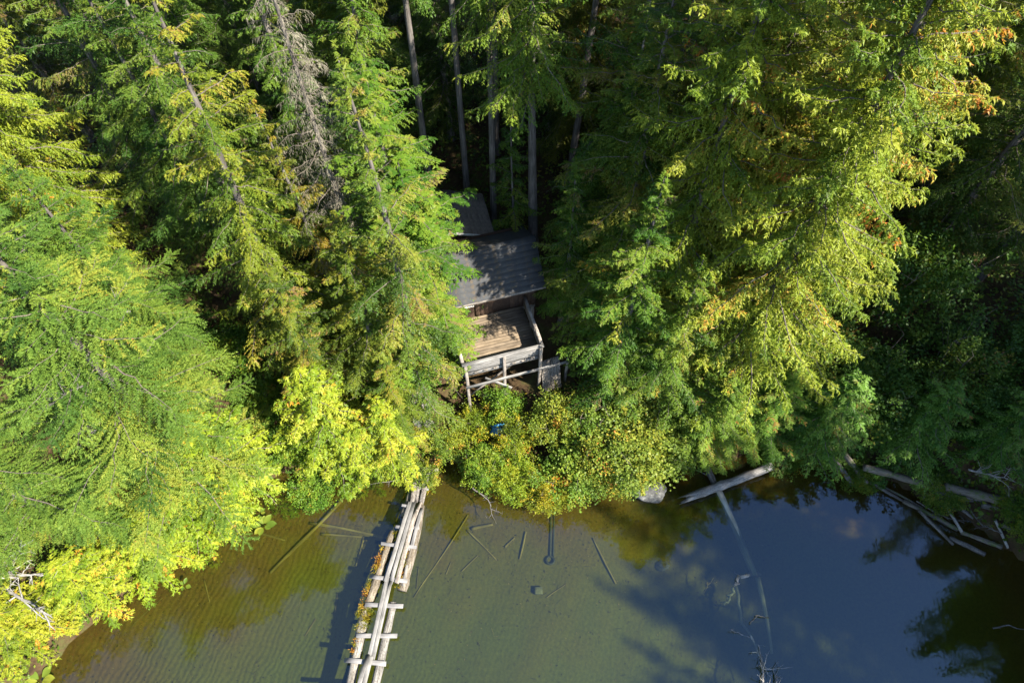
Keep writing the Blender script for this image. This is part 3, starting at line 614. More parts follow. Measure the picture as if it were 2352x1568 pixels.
log('log', B4(1120, 150, .10), B4(1010, 900, .10), .14, .16, M['log_brown'], br, 8, rough=.07, bend=.012)
log('log', B4(1030, 100, .12), B4(880, 700, .12), .14, .16, M['drift_moss'], br, 9, rough=.07, bend=.01)
CZ, WZ = 0.36, 0.42
for k, (p, q, w) in enumerate(((c5(580, 125), c5(1090, 195), .165), (c5(520, 507), c5(1035, 530), .17), (c5(403, 925), c5(952, 932), .17), (c5(238, 1256), c5(802, 1306), .18),
                  (c4(590, 1032), c4(1030, 1076), .145), (c4(773, 820), c4(1060, 838), .13), (c4(848, 556), c4(1080, 585), .12), (c4(915, 330), c4(1178, 356), .13))):
    plank('crossbar', GF(*p, CZ), GF(*q, CZ), w, .045, M['crossbar'], br, ragged=.006)
plank('crossbar', B4(1080, 85, CZ + .02), B4(1300, 120, CZ + .02), .15, .05, M['plank_dark'], br)
plank('crossbar', ext(B5(238, 1256, CZ), B5(238, 1256, CZ), 0) + Vector((-.55, -1.35, 0)), B5(802, 1306, CZ) + Vector((-.5, -1.3, 0)), .17, .045, M['crossbar'], br)
def walk(p, q, w, mat='plank', z=WZ, t=.045, over=0.0, rag=.012): return plank('walkway_plank', p, ext(p, q, over), w, t, M[mat], br, ragged=rag)
walk(B5(556, 1185, WZ + .05), B5(446, 1568, WZ + .05), .175, over=2.6)
walk(B5(602, 1205, WZ + .05), B5(512, 1568, WZ + .05), .165, over=2.6)
walk(B5(826, 125, WZ), B5(572, 1230, WZ), .165)
walk(B5(872, 150, WZ), B5(624, 1240, WZ), .165)
walk(B4(950, 515, WZ), B4(648, 1500, WZ), .17)
walk(B4(1000, 512, WZ + .002), B4(705, 1530, WZ + .002), .165)
walk(B4(1044, 530, WZ - .004), B4(785, 1520, WZ - .004), .19, 'plank_old', rag=.03)
walk(B4(1085, 500, WZ - .01), B4(905, 1010, WZ - .01), .13, 'plank_old', rag=.03)
walk(B4(1092, 590, WZ - .02), B4(975, 1050, WZ - .02), .15)
walk(B4(1012, 790, CZ - .07), B4(935, 1110, CZ - .07), .12, rag=.02)
walk(B4(912, 1300, CZ - .06), B4(862, 1550, CZ - .06), .12, rag=.03)
walk(B4(1048, 85, WZ), B4(975, 520, WZ), .19, 'plank_dark', rag=.02)
walk(B4(1094, 85, WZ), B4(1024, 520, WZ), .16, 'plank_dark', rag=.02)
walk(B4(1170, 130, WZ), B4(1092, 520, WZ), .22, 'plank_dark', rag=.02)

def tufts(name, p, q, off, n_, ln, w, parent, seed, mat='moss', tr=(0.2, 0.8)):
    rng = np.random.default_rng(seed); p = np.array(p - parent.location); q = np.array(q - parent.location)
    s = rng.random(n_)
    dens = np.sin(s*19 + seed)*0.5 + 0.5 + 0.3*np.sin(s*47); k = rng.random(n_) < np.clip(dens, 0.12, 1); s = s[k]
    ax_ = (q - p)/np.linalg.norm(q - p); sd = np.cross(ax_, [0, 0, 1])
    B = p + (q - p)*s[:, None] + sd*(off + rng.normal(0, w, len(s)))[:, None] + np.array([0, 0, 1])*rng.uniform(-.06, .10, len(s))[:, None]
    Dd = norm(rng.normal(0, .6, B.shape) + np.array([-.2, 0, .9]))
    T = leaf_tris(B, Dd, ln*rng.uniform(.5, 1.4, len(s)), np.full(len(s), .035), rng, .8)
    t = np.clip(tr[0] + (tr[1] - tr[0])*(0.5 + 0.5*np.sin(s*11 + seed*2)) + rng.normal(0, .13, len(s)), 0, 1)
    o = part(name, mesh(name, T.reshape(-1, 3), np.arange(len(T)*3).reshape(-1, 3), M[mat], t), parent); o.color = (1, 1, 1, 1)
    return tag(o, kind='stuff')
tufts('moss', B4(660, 1080, .18), B5(470, 690, .18), .10, 2600, .10, .09, br, 3, tr=(.2, 1))
tufts('moss', B5(600, 560, .20), B5(460, 880, .20), .05, 2600, .11, .09, br, 5, tr=(.1, .5))
tufts('moss', B5(450, 960, .20), B5(380, 1200, .20), .08, 500, .09, .07, br, 6, tr=(.2, 1))
tufts('moss', B4(960, 1130, .18), B5(1000, 300, .18), .04, 1800, .09, .08, br, 7, tr=(.2, .9))
tufts('moss', B4(760, 870, .22), B4(770, 1010, .22), -.1, 500, .10, .07, br, 9, tr=(0, .4))

# ---------------------------------------------------------------- sunken and stranded wood
def bedz(u, v, r=0.0):
    q = G(u, v, -0.6)
    for _ in range(3): q = G(u, v, gz(q.x, q.y) + r)
    return q
SUNK = [  # u0, v0, u1, v1 (photo position), radius, pale, label
 (800, 1132, 622, 1316, .085, 0, 'long straight sunken log lying diagonally left of the footbridge'),
 (712, 1201, 905, 1236, .075, 0, 'sunken log crossing the long diagonal log left of the footbridge'),
 (738, 1226, 832, 1233, .065, 0, 'short sunken log just below the crossing log, left of the footbridge'),
 (515, 1204, 655, 1240, .06, 0, 'thin sunken log by the skunk cabbage leaves near the left shore'),
 (836, 1232, 818, 1300, .05, 0, 'faint sunken stick hanging below the short sunken log'),
 (655, 1113, 640, 1180, .03, 0, 'thin dark sunken stick near the shore left of the footbridge'),
 (1075, 1182, 952, 1372, .035, 0, 'long thin sunken pole right of the footbridge'),
 (1072, 1217, 1140, 1284, .04, 0, 'sunken pole slanting down to the right, right of the footbridge'),
 (1083, 1214, 1132, 1203, .075, 0, 'stubby sunken log end under the yellow bushes'),
 (1208, 1220, 1194, 1284, .05, 0, 'upright lying sunken log between the bushes and the pipe'),
 (1160, 1256, 1182, 1234, .05, 0, 'short slanted sunken log left of the upright lying one'),
 (1060, 1312, 1098, 1275, .03, 0, 'short thin sunken stick in the middle of the clear shallows'),
 (1025, 1318, 1036, 1290, .03, 0, 'small sunken stick between the long pole and the short thin stick'),
 (1415, 1340, 1362, 1235, .045, 0, 'sunken pole half in shadow right of the concrete block'),
 (468, 1330, 482, 1382, .03, 0, 'dark sunken stick in the rippled water on the left'),
 (775, 1360, 768, 1420, .025, 0, 'thin dark sunken stick close to the left of the footbridge moss'),
 (725, 1420, 700, 1460, .03, 0, 'short dark sunken stick in the deep green water left of the footbridge'),
 (300, 1440, 372, 1372, .02, 0, 'thin sunken stick in the rippled shallows by the left bank'),
 (957, 1352, 961, 1305, .025, 0, 'small stick beside the foot of the long thin pole'),
 (1255, 1372, 1300, 1340, .02, 0, 'thin pale stick lying right of the concrete block'),
]
for k, (u0, v0, u1, v1, r, pale, lab) in enumerate(SUNK):
    a, b = bedz(u0, v0, r*.9), bedz(u1, v1, r*.9)
    tag(log('sunken_log' if r > .045 else 'sunken_stick', a, b, r, r*.7, M['sunken_pale' if pale else 'sunken'], None, 100 + k, 8, .05, .008, n_=8), lab, 'log' if r > .045 else 'stick', 'sunken wood in the shallows')
# drowned tree running out from the right bank
tag(log('fallen_log', G(1606, 1035, .55), G(1642, 1112, .1), .15, .14, M['drift'], None, 41, 12, .04, .0), 'grey log standing out of the water behind the splintered log', 'log')
tag(log('sunken_log', G(1645, 1118, -.08), G(1735, 1320, -.22), .17, .14, M['sunken_pale'], None, 42, 10, .04, .01), 'long pale drowned trunk under the blue water', 'log')
tag(log('fallen_log', G(1772, 1070, .42), G(1584, 1142, .30), .20, .18, M['bleached'], None, 43, 16, .06, .006, True), 'bleached fallen log with a torn splintered end over the water', 'log')

def snag(name, pts, r, seed, label, mat='bleached', nbr=8, blen=0.6, up=0.5, cat='branch', group=None):
    """a bare branching limb: main stem through pts, side limbs and twigs; stem and limbs are one piece of wood"""
    rng = np.random.default_rng(seed); pts = np.array([tuple(p) for p in pts])
    s = np.linspace(0, 1, 12); tt = np.linspace(0, 1, len(pts)); P = np.stack([np.interp(s, tt, pts[:, c]) for c in range(3)], -1)
    P[1:-1] += rng.normal(0, r*.5, (10, 3)); c0 = P[0].copy(); P = P - c0
    W = [tube(P, np.linspace(r, r*.35, 12), 6)]
    for b in range(nbr):
        i = rng.integers(2, 12); tn = norm(P[min(i + 1, 11)] - P[i - 1]); d = norm(tn*.6 + rng.normal(0, .7, 3) + [0, 0, up*.5]); L = blen*rng.uniform(.4, 1.2)
        q = np.linspace(0, 1, 5)[:, None]; Q = P[i] + d*L*q + rng.normal(0, .04*L, (5, 3))*q - np.array([0, 0, .15*L])*q**2
        W.append(tube(Q, np.linspace(r*.45, r*.15, 5), 4))
        for c in range(3):
            j = rng.integers(1, 5); d2 = norm(d*.7 + rng.normal(0, .6, 3)); L2 = L*rng.uniform(.25, .55)
            W.append(tube(Q[j] + d2*L2*np.linspace(0, 1, 3)[:, None], [r*.22, r*.16, r*.06], 3))
    V, F = join(W)
    return tag(part(name, mesh(name, V, F, M[mat]), None, c0), label, cat, group)
snag('drowned_branch', [G(1745, 1315, -.35), G(1700, 1325, .06), G(1685, 1345, -.05)], .11, 201, 'pale knuckle of a drowned branch breaking the blue water', 'bleached', 2, .4, cat='branch')
snag('drowned_branch', [G(1690, 1345, -.12), G(1700, 1420, -.2), G(1728, 1470, -.03), G(1760, 1535, .03)], .08, 202, 'long curved drowned branch below the pale knuckle', 'sunken_pale', 6, .5)
tag(log('sunken_log', G(1740, 1325, -.25), G(1772, 1500, -.4), .11, .05, M['sunken_pale'], None, 44, 10, .04, .02), 'thin far end of the drowned trunk near the bottom edge', 'log')
snag('drowned_branch', [G(1684, 1350, -.2), G(1664, 1390, -.4)], .08, 203, 'short pale drowned limb left of the curved branch', 'sunken_pale', 3, .3)
snag('drowned_branch', [G(1725, 1465, -.05), G(1695, 1452, .05), G(1682, 1448, .1)], .025, 204, 'small forked twig above the water left of the curved branch', 'bleached', 4, .3)
snag('drowned_branch', [G(1722, 1432, .02), G(1740, 1412, .12), G(1768, 1417, .05)], .03, 205, 'dark arching twig with a white tip over the water', 'drift', 2, .15)
snag('drowned_branch', [G(1742, 1480, .0), G(1750, 1520, .1), G(1752, 1545, .0)], .025, 206, 'thin white forked twig below the arching twig', 'bleached', 5, .35)
snag('drowned_branch', [G(1745, 1600, .1), G(1752, 1555, .15), G(1755, 1520, .1)], .045, 207, 'tangle of white dead twigs at the bottom edge of the lake', 'bleached', 14, .7)
snag('drowned_branch', [G(1790, 1600, .05), G(1782, 1560, .15), G(1775, 1535, .05)], .03, 208, 'white dead twigs right of the tangle at the bottom edge', 'bleached', 8, .5)
snag('drowned_branch', [G(1615, 1362, -.7), G(1625, 1345, -.3), G(1640, 1325, -.05)], .03, 209, 'branching twig under water between shadow and green shallows', 'sunken', 6, .5)
snag('dead_branch', [G(1085, 1120, .9), G(1125, 1150, .5), G(1130, 1185, .15)], .035, 210, 'bare grey forked branch hanging below the yellow bushes', 'drift', 7, .45, -.3)
snag('dead_branch', [G(995, 1085, .6), G(930, 1100, .25), G(850, 1112, .1)], .03, 211, 'bare brown branch along the bank left of the footbridge', 'drift', 5, .4, -.2)
snag('dead_branch', [G(1560, 1065, .5), G(1600, 1080, .25), G(1640, 1098, .1)], .035, 212, 'thin dead branch over dark water behind the splintered log', 'drift', 4, .3, -.2)

RIGHT = [ # logs stranded along the shaded right bank
 (1905, 1042, 1960, 1112, .55, .15, .12, .11, 'drift', 'grey log leaning down the bank at the foot of the pale cedar'),
 (1938, 1040, 1990, 1110, .60, .22, .15, .13, 'drift_moss', 'thicker mossy log beside the leaning grey log'),
 (1998, 1108, 2075, 1150, .15, .12, .07, .05, 'drift', 'thin grey pole running right from the mossy log'),
 (1985, 1072, 2180, 1130, .9, .55, .17, .15, 'drift_moss', 'long dark mossy log along the right bank'),
 (2075, 1150, 2200, 1215, .10, .08, .10, .10, 'drift_moss', 'dark log continuing from the thin grey pole'),
 (2140, 1128, 2318, 1160, .6, .42, .11, .08, 'drift', 'long pole with a bleached end along the right bank'),
 (2170, 1118, 2400, 1175, .8, .7, .20, .20, 'drift_moss', 'big dark log at the right edge above the bleached pole'),
 (2255, 1160, 2335, 1178, .5, .42, .12, .12, 'drift', 'stout broken log below the bleached pole'),
 (2172, 1160, 2210, 1222, .45, .15, .065, .06, 'bleached', 'pale upright log pointing down to the water on the right'),
 (2208, 1222, 2300, 1256, .12, .12, .09, .11, 'drift_moss', 'yellowish log at the foot of the pale upright log'),
 (2180, 1234, 2262, 1272, .06, .06, .09, .10, 'drift', 'blunt floating log lowest on the right'),
 (2285, 1192, 2315, 1258, .5, .16, .06, .05, 'bleached', 'thin pale pole lying across green moss at right edge'),
 (2205, 1165, 2235, 1190, .4, .3, .10, .04, 'drift', 'short split shard of log between the poles'),
 (2120, 1142, 2255, 1150, .45, .35, .09, .07, 'drift', 'grey pole crossing behind the pale upright log'),
 (2110, 1172, 2190, 1250, .22, .08, .07, .06, 'drift', 'slanting grey pole left of the pale upright log'),
 (2300, 1205, 2400, 1240, .40, .30, .11, .12, 'drift_moss', 'dark mossy log below the thin pale pole at right edge'),
 (2030, 1118, 2120, 1165, .12, .08, .05, .045, 'drift_moss', 'thin dark pole between the bank and the thin grey pole'),
 (2240, 1085, 2400, 1130, 1.1, .9, .10, .12, 'drift_moss', 'dark pole high on the right bank'),
]
for k, (u0, v0, u1, v1, z0, z1, r0, r1, mt, lab) in enumerate(RIGHT):
    tag(log('stranded_log', G(u0, v0, z0), G(u1, v1, z1), r0, r1, M[mt], None, 300 + k, 10, .07, .008, n_=10), lab, 'log', 'logs stranded on the right bank')
snag('dead_branch', [G(2225, 1078, 1.9), G(2275, 1088, 1.7), G(2345, 1112, 1.5)], .045, 213, 'tangle of pale dead branches high on the right bank', 'bleached', 12, .8)
snag('dead_branch', [G(2105, 1150, .3), G(2165, 1185, .2), G(2215, 1200, .15)], .03, 215, 'forked grey branch lying over the stranded poles on the right', 'drift', 10, .6)
snag('dead_branch', [G(2300, 1225, .5), G(2255, 1205, .45), G(2235, 1180, .5)], .03, 216, 'dead twigs hanging over the stranded logs near the right edge', 'drift', 10, .6)
snag('dead_branch', [G(2280, 1442, .02), G(2310, 1436, .06), G(2370, 1448, .02)], .035, 214, 'thin reddish stick floating at the right edge', 'drift', 2, .2)

# boulder, block and pipe
def boulder(name, c, rad, seed, label, mat='rock', sub=3):
    import bmesh
    bm_ = bmesh.new(); bmesh.ops.create_icosphere(bm_, subdivisions=sub + 1, radius=1.0); rng = np.random.default_rng(seed); ph = rng.uniform(0, 6.28, (6, 3)); fr_ = rng.uniform(1.0, 3.2, (6, 3))
    for v in bm_.verts:
        d = sum(math.sin(v.co.dot(Vector(fr_[k])) + ph[k, 0])*0.09/(1 + k*.5) for k in range(6)); v.co = v.co*(1 + d + 0.035*math.sin(v.co.x*9 + ph[0, 1])*math.sin(v.co.y*8 + ph[1, 1]) + 0.03*math.sin(v.co.z*11 + v.co.x*6) - (0.10 if math.sin(v.co.x*3.1 + v.co.y*4.3 + ph[2, 1]) > 0.45 else 0))
        v.co = Vector((v.co.x*rad[0], v.co.y*rad[1], v.co.z*rad[2]))
    me = bpy.data.meshes.new(name); bm_.to_mesh(me); bm_.free(); me.materials.append(M[mat])
    for f in me.polygons: f.use_smooth = True
    return tag(part(name, me, None, c), label, 'rock')
boulder('boulder', G(1490, 1128, .02), (.82, .55, .42), 7, 'grey mottled boulder half under water below the bushes')
boulder('rock', bedz(1520, 1300, .0) + Vector((0, 0, .02)), (.3, .22, .14), 9, 'small sunken rock in the shaded shallows')
bk = bedz(1237, 1356, .11)
plank('concrete_block', bk + Vector((-.17, 0, 0)), bk + Vector((.17, .01, 0)), .3, .2, M['concrete']); tag(bpy.data.objects['concrete_block'], 'square concrete block lying on the lake bed', 'block')
pp = empty('water_pipe', bedz(1264, 1285), 'black water pipe running out along the lake bed', 'pipe')
a, b = bedz(1266, 1150, .07), bedz(1264, 1278, .07)
log('pipe', a, b, .05, .05, M['pipe'], pp, 71, 10, 0, 0); log('pipe', a + Vector((.14, 0, 0)), b + Vector((.14, 0, 0)), .035, .035, M['pipe'], pp, 72, 10, 0, 0)
e = bedz(1264, 1286, .1); th = np.linspace(0, 2*math.pi, 17); ring = np.stack([.17*np.cos(th), .17*np.sin(th), 0*th], -1) + np.array(e - pp.location)
part('intake_ring', mesh('intake_ring', *tube(ring, np.full(17, .05), 8), M['pipe'], smooth=True), pp)

# leaves and broken twigs lying on the bed
lr = np.random.default_rng(31); n_ = 26000; x = lr.uniform(-21, 12, n_); y = lr.uniform(2, 13, n_); d = shore_dist(x, y)
k = (d < -.15) & (lr.random(n_) < np.exp(d/2.6)*.9 + .05) & (np.sin(x*1.7)*np.cos(y*1.9) + lr.normal(0, .5, n_) > -.2); x, y = x[k], y[k]; n_ = len(x)
B = np.stack([x, y, ground(x, y) + .012 + lr.uniform(0, .02, n_)], -1); tw = lr.random(n_) < .25; D_ = norm(lr.normal(0, 1, (n_, 3))*[1, 1, .05]); ln = np.where(tw, lr.uniform(.15, .5, n_), lr.uniform(.05, .11, n_)); wd_ = np.where(tw, .014, lr.uniform(.03, .06, n_))
S_ = np.stack([-D_[:, 1], D_[:, 0], 0*ln], -1)*wd_[:, None]
Q = np.stack([B - S_*.5, B + D_*ln[:, None]*.5 - S_*.5 + [0, 0, .004], B + D_*ln[:, None], B + D_*ln[:, None]*.5 + S_*.5], 1)
o = part('bed_litter', mesh('bed_litter', Q.reshape(-1, 3), np.arange(n_*4).reshape(-1, 4), M['litter'], lr.random(n_))); o.color = (1, 1, 1, 1)
tag(o, 'sunken leaves and broken twigs scattered on the lake bed', 'litter', kind='stuff')

# torn grey stumps at the head of the bridge, blue tarpaulin in the bushes
for k, (u, v, z, h, r, lab) in enumerate(((972, 935, 2.3, .8, .26, 'upper torn grey stump on the bank above the footbridge'), (952, 958, 1.9, .8, .22, 'lower leaning grey stump on the bank above the footbridge'))):
    q = G(u, v, z); tag(log('stump', Vector((q.x, q.y, gz(q.x, q.y) - .2)), Vector((q.x + .15, q.y - .25, z + .35)), r, r*.7, M['bleached'], None, 400 + k, 14, .14, .0, True, n_=8), lab, 'stump')
def tarp(u, v, z, sx_, sy_, seed, label):
    q = G(u, v, z); rng = np.random.default_rng(seed); n_ = 14; g = np.linspace(-.5, .5, n_); X, Y = np.meshgrid(g, g)
    Z = .10*np.sin(X*9 + seed) + .08*np.cos(Y*11 + X*5) + rng.normal(0, .02, X.shape)
    V = np.stack([X*sx_ + .05*np.sin(Y*9), Y*sy_ + .05*np.sin(X*8), Z + Y*.3], -1).reshape(-1, 3); i = (np.arange(n_ - 1)[:, None]*n_ + np.arange(n_ - 1)[None]).ravel()
    o = part('tarpaulin', mesh('tarpaulin', V, np.stack([i, i + 1, i + n_ + 1, i + n_], -1), M['tarp'], smooth=True), None, q)
    md = o.modifiers.new('thickness', 'SOLIDIFY'); md.thickness = .008
    return tag(o, label, 'tarpaulin')
tarp(1150, 988, 1.7, .9, .45, 3, 'crumpled blue tarpaulin among the yellow bushes')
tarp(1192, 975, 1.9, .35, .3, 4, 'small scrap of blue tarpaulin right of the crumpled one')

# broad leaved water plants: each leaf a part
def broadleaf(u, v, n_, size, label, seed, z=0.0, color=(1, 1, 1)):
    q = G(u, v, z); r_ = empty('broadleaf_plant', q, label, 'plant'); rng = np.random.default_rng(seed)
    for k in range(n_):
        az = k*2.4 + rng.normal(0, .3); L = size*rng.uniform(.7, 1.2); s = np.linspace(0, 1, 6)
        wd = L*.34*np.sin(np.pi*np.clip(s, .04, .985))**.8; out = L*.25 + L*s; z_ = .06 + .22*np.sin(s*2.2)*L
        V = np.concatenate([np.stack([out, -wd, z_ + .04], -1), np.stack([out, 0*wd, z_], -1), np.stack([out, wd, z_ + .04], -1)])
        ca, sa = math.cos(az), math.sin(az); V = np.column_stack([V[:, 0]*ca - V[:, 1]*sa, V[:, 0]*sa + V[:, 1]*ca, V[:, 2]])
        i = np.arange(5); F = np.concatenate([np.stack([i, i + 1, i + 7, i + 6], -1), np.stack([i + 6, i + 7, i + 13, i + 12], -1)])
        o = part('leaf', mesh('leaf', V, F, M['shrub'], np.full(10, rng.uniform(.15, .7)), smooth=True), r_); o.color = (*color, 1)
    return r_
broadleaf(606, 1208, 8, .42, 'bright green broad leaved plant standing in shallow water', 1)
broadleaf(598, 1180, 4, .25, 'small yellowing plant behind the bright green water plant', 2)
broadleaf(95, 1562, 6, .42, 'cluster of floating green leaves in the bottom left corner', 4)
broadleaf(425, 1345, 4, .25, 'tiny green and orange floating leaf off the left bank', 5)

# ---------------------------------------------------------------- trees and bushes
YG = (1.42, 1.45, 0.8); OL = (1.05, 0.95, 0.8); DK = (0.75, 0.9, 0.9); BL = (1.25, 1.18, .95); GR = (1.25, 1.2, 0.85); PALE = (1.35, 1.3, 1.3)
HAND = [
 # kind, x, y, height, crown radius, colour, label
 ('hem1', -9.6, 16.8, 20.5, 2.9, (1.2, 1.15, .7), 'olive green hemlock with long layered boughs, left of the dead spruce'),
 ('hem2', -7.9, 17.6, 14.5, 1.9, (1.5, 1.1, .7), 'slim yellowish hemlock between the olive hemlock and dead spruce'),
 ('dead0', -6.5, 18.9, 20.0, 2.0, (.85, .85, .85), 'dead grey lichen draped spruce standing left of centre'),
 ('hem2', -4.7, 14.2, 19.2, 2.9, (1.1, 1.1, .9), 'tall open crowned spruce with visible trunk just left of the deck'),
 ('hem0', -6.1, 15.2, 12.5, 2.7, (1.2, 1.05, .75), 'olive hemlock below the dead spruce'),
 ('hem3', -8.1, 14.6, 11.0, 2.3, (1.15, 1.05, .8), 'shorter hemlock with browning tips above the yellow cedar'),
 ('hem3', -3.8, 17.6, 11.5, 4.5, (1.0, 1.25, .9), 'bright green young hemlock overhanging the deck from the left'),
 ('hem3', -4.6, 15.7, 9.0, 2.4, (1.05, 1.25, .85), 'light green young hemlock reaching over the left rail of the deck'),
 ('hem1', -5.0, 13.4, 7.0, 1.9, (1.2, 1.15, .8), 'pale drooping young hemlock above the bank left of the stumps'),
 ('tall0', 1.05, 21.6, 17.5, 3.0, (1.15, 1.3, .9), 'tall tree with a thick bare trunk behind the cabin'),
 ('tall1', -3.8, 22.8, 23.0, 2.2, (.8, 1, .9), 'tall bare grey trunk left of the dark gap'),
 ('tall1', -.9, 22.9, 20.5, 2.0, (1.0, 1.15, .8), 'slender bare trunk left of the thick bare trunk'),
 ('thin0', .2, 21.8, 8.5, 1.5, (1, 1.15, .9), 'thin understorey hemlock between the two bare trunks behind cabin'),
 ('hem1', -4.9, 18.5, 14.5, 3.6, (1.0, 1.2, .85), 'green hemlock spreading over the shed and the left end of the roof'),
 ('hem0', 3.7, 19.7, 14.5, 2.9, (.95, 1.1, .8), 'green hemlock behind the right end of the cabin roof'),
 ('hem3', 2.3, 18.3, 10.0, 1.7, (.9, 1.1, .85), 'slim hemlock at the right end of the cabin roof'),
 ('hem0', -3.1, 27.6, 14.0, 2.4, (.5, .65, .6), 'hemlock coloured dark for shade, left in the dark gap behind the bare trunks'),  # hemlocks added here with the gap's shade put into their crown colour
 ('hem3', -1.0, 30.2, 15.0, 2.6, (.5, .65, .6), 'hemlock coloured dark for shade, in the middle of the dark gap'),
 ('hem1', 1.9, 28.2, 14.0, 2.4, (.5, .65, .6), 'hemlock coloured dark for shade, right in the dark gap behind the thick trunk'),
 ('hem0', -4.9, 31.0, 16.0, 2.8, (.5, .65, .6), 'hemlock coloured dark for shade, left of the tall bare grey trunk'),
 ('fir0', -13.6, 11.2, 19.0, 5.0, BL, 'broad blue green fir filling the left side'),
 ('fir1', -18.0, 9.0, 16.0, 4.4, BL, 'blue green fir at the left edge, below the broad one'),
 ('fir0', -15.4, 15.8, 13.0, 3.4, (1.05, 1.1, .9), 'green fir standing behind the broad blue green fir'),
 ('fir1', -18.2, 14.5, 20.0, 4.2, GR, 'tall fir at the left edge above the broad blue green fir'),
 ('ced0', -18.6, 19.2, 21.5, 3.4, (1.25, 1.25, .8), 'yellow and orange tinged cedar in the top left corner'),
 ('ced0', 8.9, 14.7, 25.5, 4.0, (1.3, 1.3, .95), 'biggest bright cedar with orange flagged tips on the right'),
 ('ced1', 6.9, 16.6, 23.5, 3.9, (1.3, 1.3, .95), 'tall cedar with a dark trunk line left of the biggest cedar'),
 ('ced2', 11.2, 17.6, 25.0, 3.7, (1.3, 1.25, .9), 'tall yellowish cedar behind the biggest cedar'),
 ('ced1', 9.2, 20.6, 24.0, 3.8, (1.2, 1.1, .85), 'bright cedar at the top edge between the two tallest cedars'),
 ('hem3', 4.7, 18.2, 17.0, 3.4, (1.0, 1.0, .75), 'brownish hemlock overhanging the right end of the cabin roof'),
 ('hem2', 3.9, 21.8, 20.0, 3.0, (.95, 1.05, .8), 'open hemlock with golden tips right of the thick bare trunk'),
 ('hem1', 6.3, 20.6, 20.0, 3.0, (1.05, 1.0, .8), 'hemlock with golden brown boughs up behind the tall cedars'),
 ('hem0', 4.7, 15.2, 14.0, 2.7, (.95, 1.2, .9), 'dense green hemlock crowding the right side of the deck'),
 ('hem1', 6.3, 14.1, 11.5, 2.4, (1.0, 1.15, .85), 'young hemlock in front of the tall dark trunked cedar'),
 ('hem3', 4.0, 17.0, 9.5, 3.0, (.9, 1.1, .85), 'small hemlock against the right end of the cabin'),
 ('ced1', 8.6, 13.2, 6.5, 2.2, (.85, 1.1, .9), 'low green cedar hanging over the water below the biggest cedar'),
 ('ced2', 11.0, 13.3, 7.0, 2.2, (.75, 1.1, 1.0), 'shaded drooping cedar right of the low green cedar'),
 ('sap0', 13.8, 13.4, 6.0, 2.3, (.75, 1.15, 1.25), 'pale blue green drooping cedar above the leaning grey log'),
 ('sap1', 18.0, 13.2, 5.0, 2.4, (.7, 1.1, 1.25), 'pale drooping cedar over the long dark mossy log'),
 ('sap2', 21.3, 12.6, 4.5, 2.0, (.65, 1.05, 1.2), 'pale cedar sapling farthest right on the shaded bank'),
 ('hem3', -11.6, 20.6, 18.0, 2.6, (.8, .95, .8), 'dark hemlock standing behind the olive hemlock on its left side'),
 ('hem0', -8.7, 21.6, 19.0, 2.7, (.85, 1.0, .8), 'dark green hemlock behind the gap between olive hemlock and dead spruce'),
 ('fir1', -13.6, 21.4, 16.5, 3.2, (.85, .95, .8), 'dark fir between the yellow corner cedar and the olive hemlock'),
 ('hem1', -5.2, 20.8, 18.0, 2.5, (.9, 1.1, .8), 'green hemlock just right of the dead spruce, behind it'),
 ('hem2', -15.9, 22.4, 18.0, 2.6, (.8, .95, .8), 'dark open hemlock behind the yellow corner cedar'),
 # bright cedars of the left shore
 ('sap0', -7.8, 13.0, 7.2, 2.5, YG, 'bright yellow cedar with orange sprays at the left centre shore'),
 ('sap1', -5.5, 12.6, 5.5, 2.0, (1.5, 1.5, .8), 'yellow green cedar beside the two grey stumps'),
 ('sap2', -6.8, 12.4, 3.8, 1.8, (1.45, 1.45, .8), 'low yellow cedar over the bank left of the footbridge'),
 ('sap1', -12.4, 11.2, 6.8, 2.6, (1.45, 1.5, .8), 'bright lime cedar in front of the broad blue green fir'),
 ('sap0', -13.5, 9.8, 4.2, 2.3, (1.4, 1.48, .8), 'lime cedar at the point of the left bank'),
 ('sap2', -15.2, 8.2, 3.6, 2.1, (1.45, 1.5, .8), 'lime green cedar low over the rippled water on the left bank'),
 ('sap1', -16.4, 9.4, 5.0, 2.2, (1.15, 1.25, .85), 'green cedar behind the low lime green cedar'),
 ('sap0', -17.3, 6.7, 3.4, 2.0, (1.45, 1.45, .8), 'yellow cedar low on the left bank above the bottom left corner'),
 ('sap2', -19.3, 5.2, 3.4, 2.1, (1.5, 1.35, .8), 'brightest yellow cedar at the bottom left corner'),
 ('sap1', -22.4, 8.4, 4.2, 2.0, (1.35, 1.35, .8), 'yellow green cedar behind the brightest one at the left edge'),
]
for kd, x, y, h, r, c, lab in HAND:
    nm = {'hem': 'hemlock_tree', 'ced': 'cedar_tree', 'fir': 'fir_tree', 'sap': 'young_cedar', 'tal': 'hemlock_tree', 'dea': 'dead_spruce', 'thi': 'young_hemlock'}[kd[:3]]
    plant(kd, x, y, h, r, c, lab, nm)
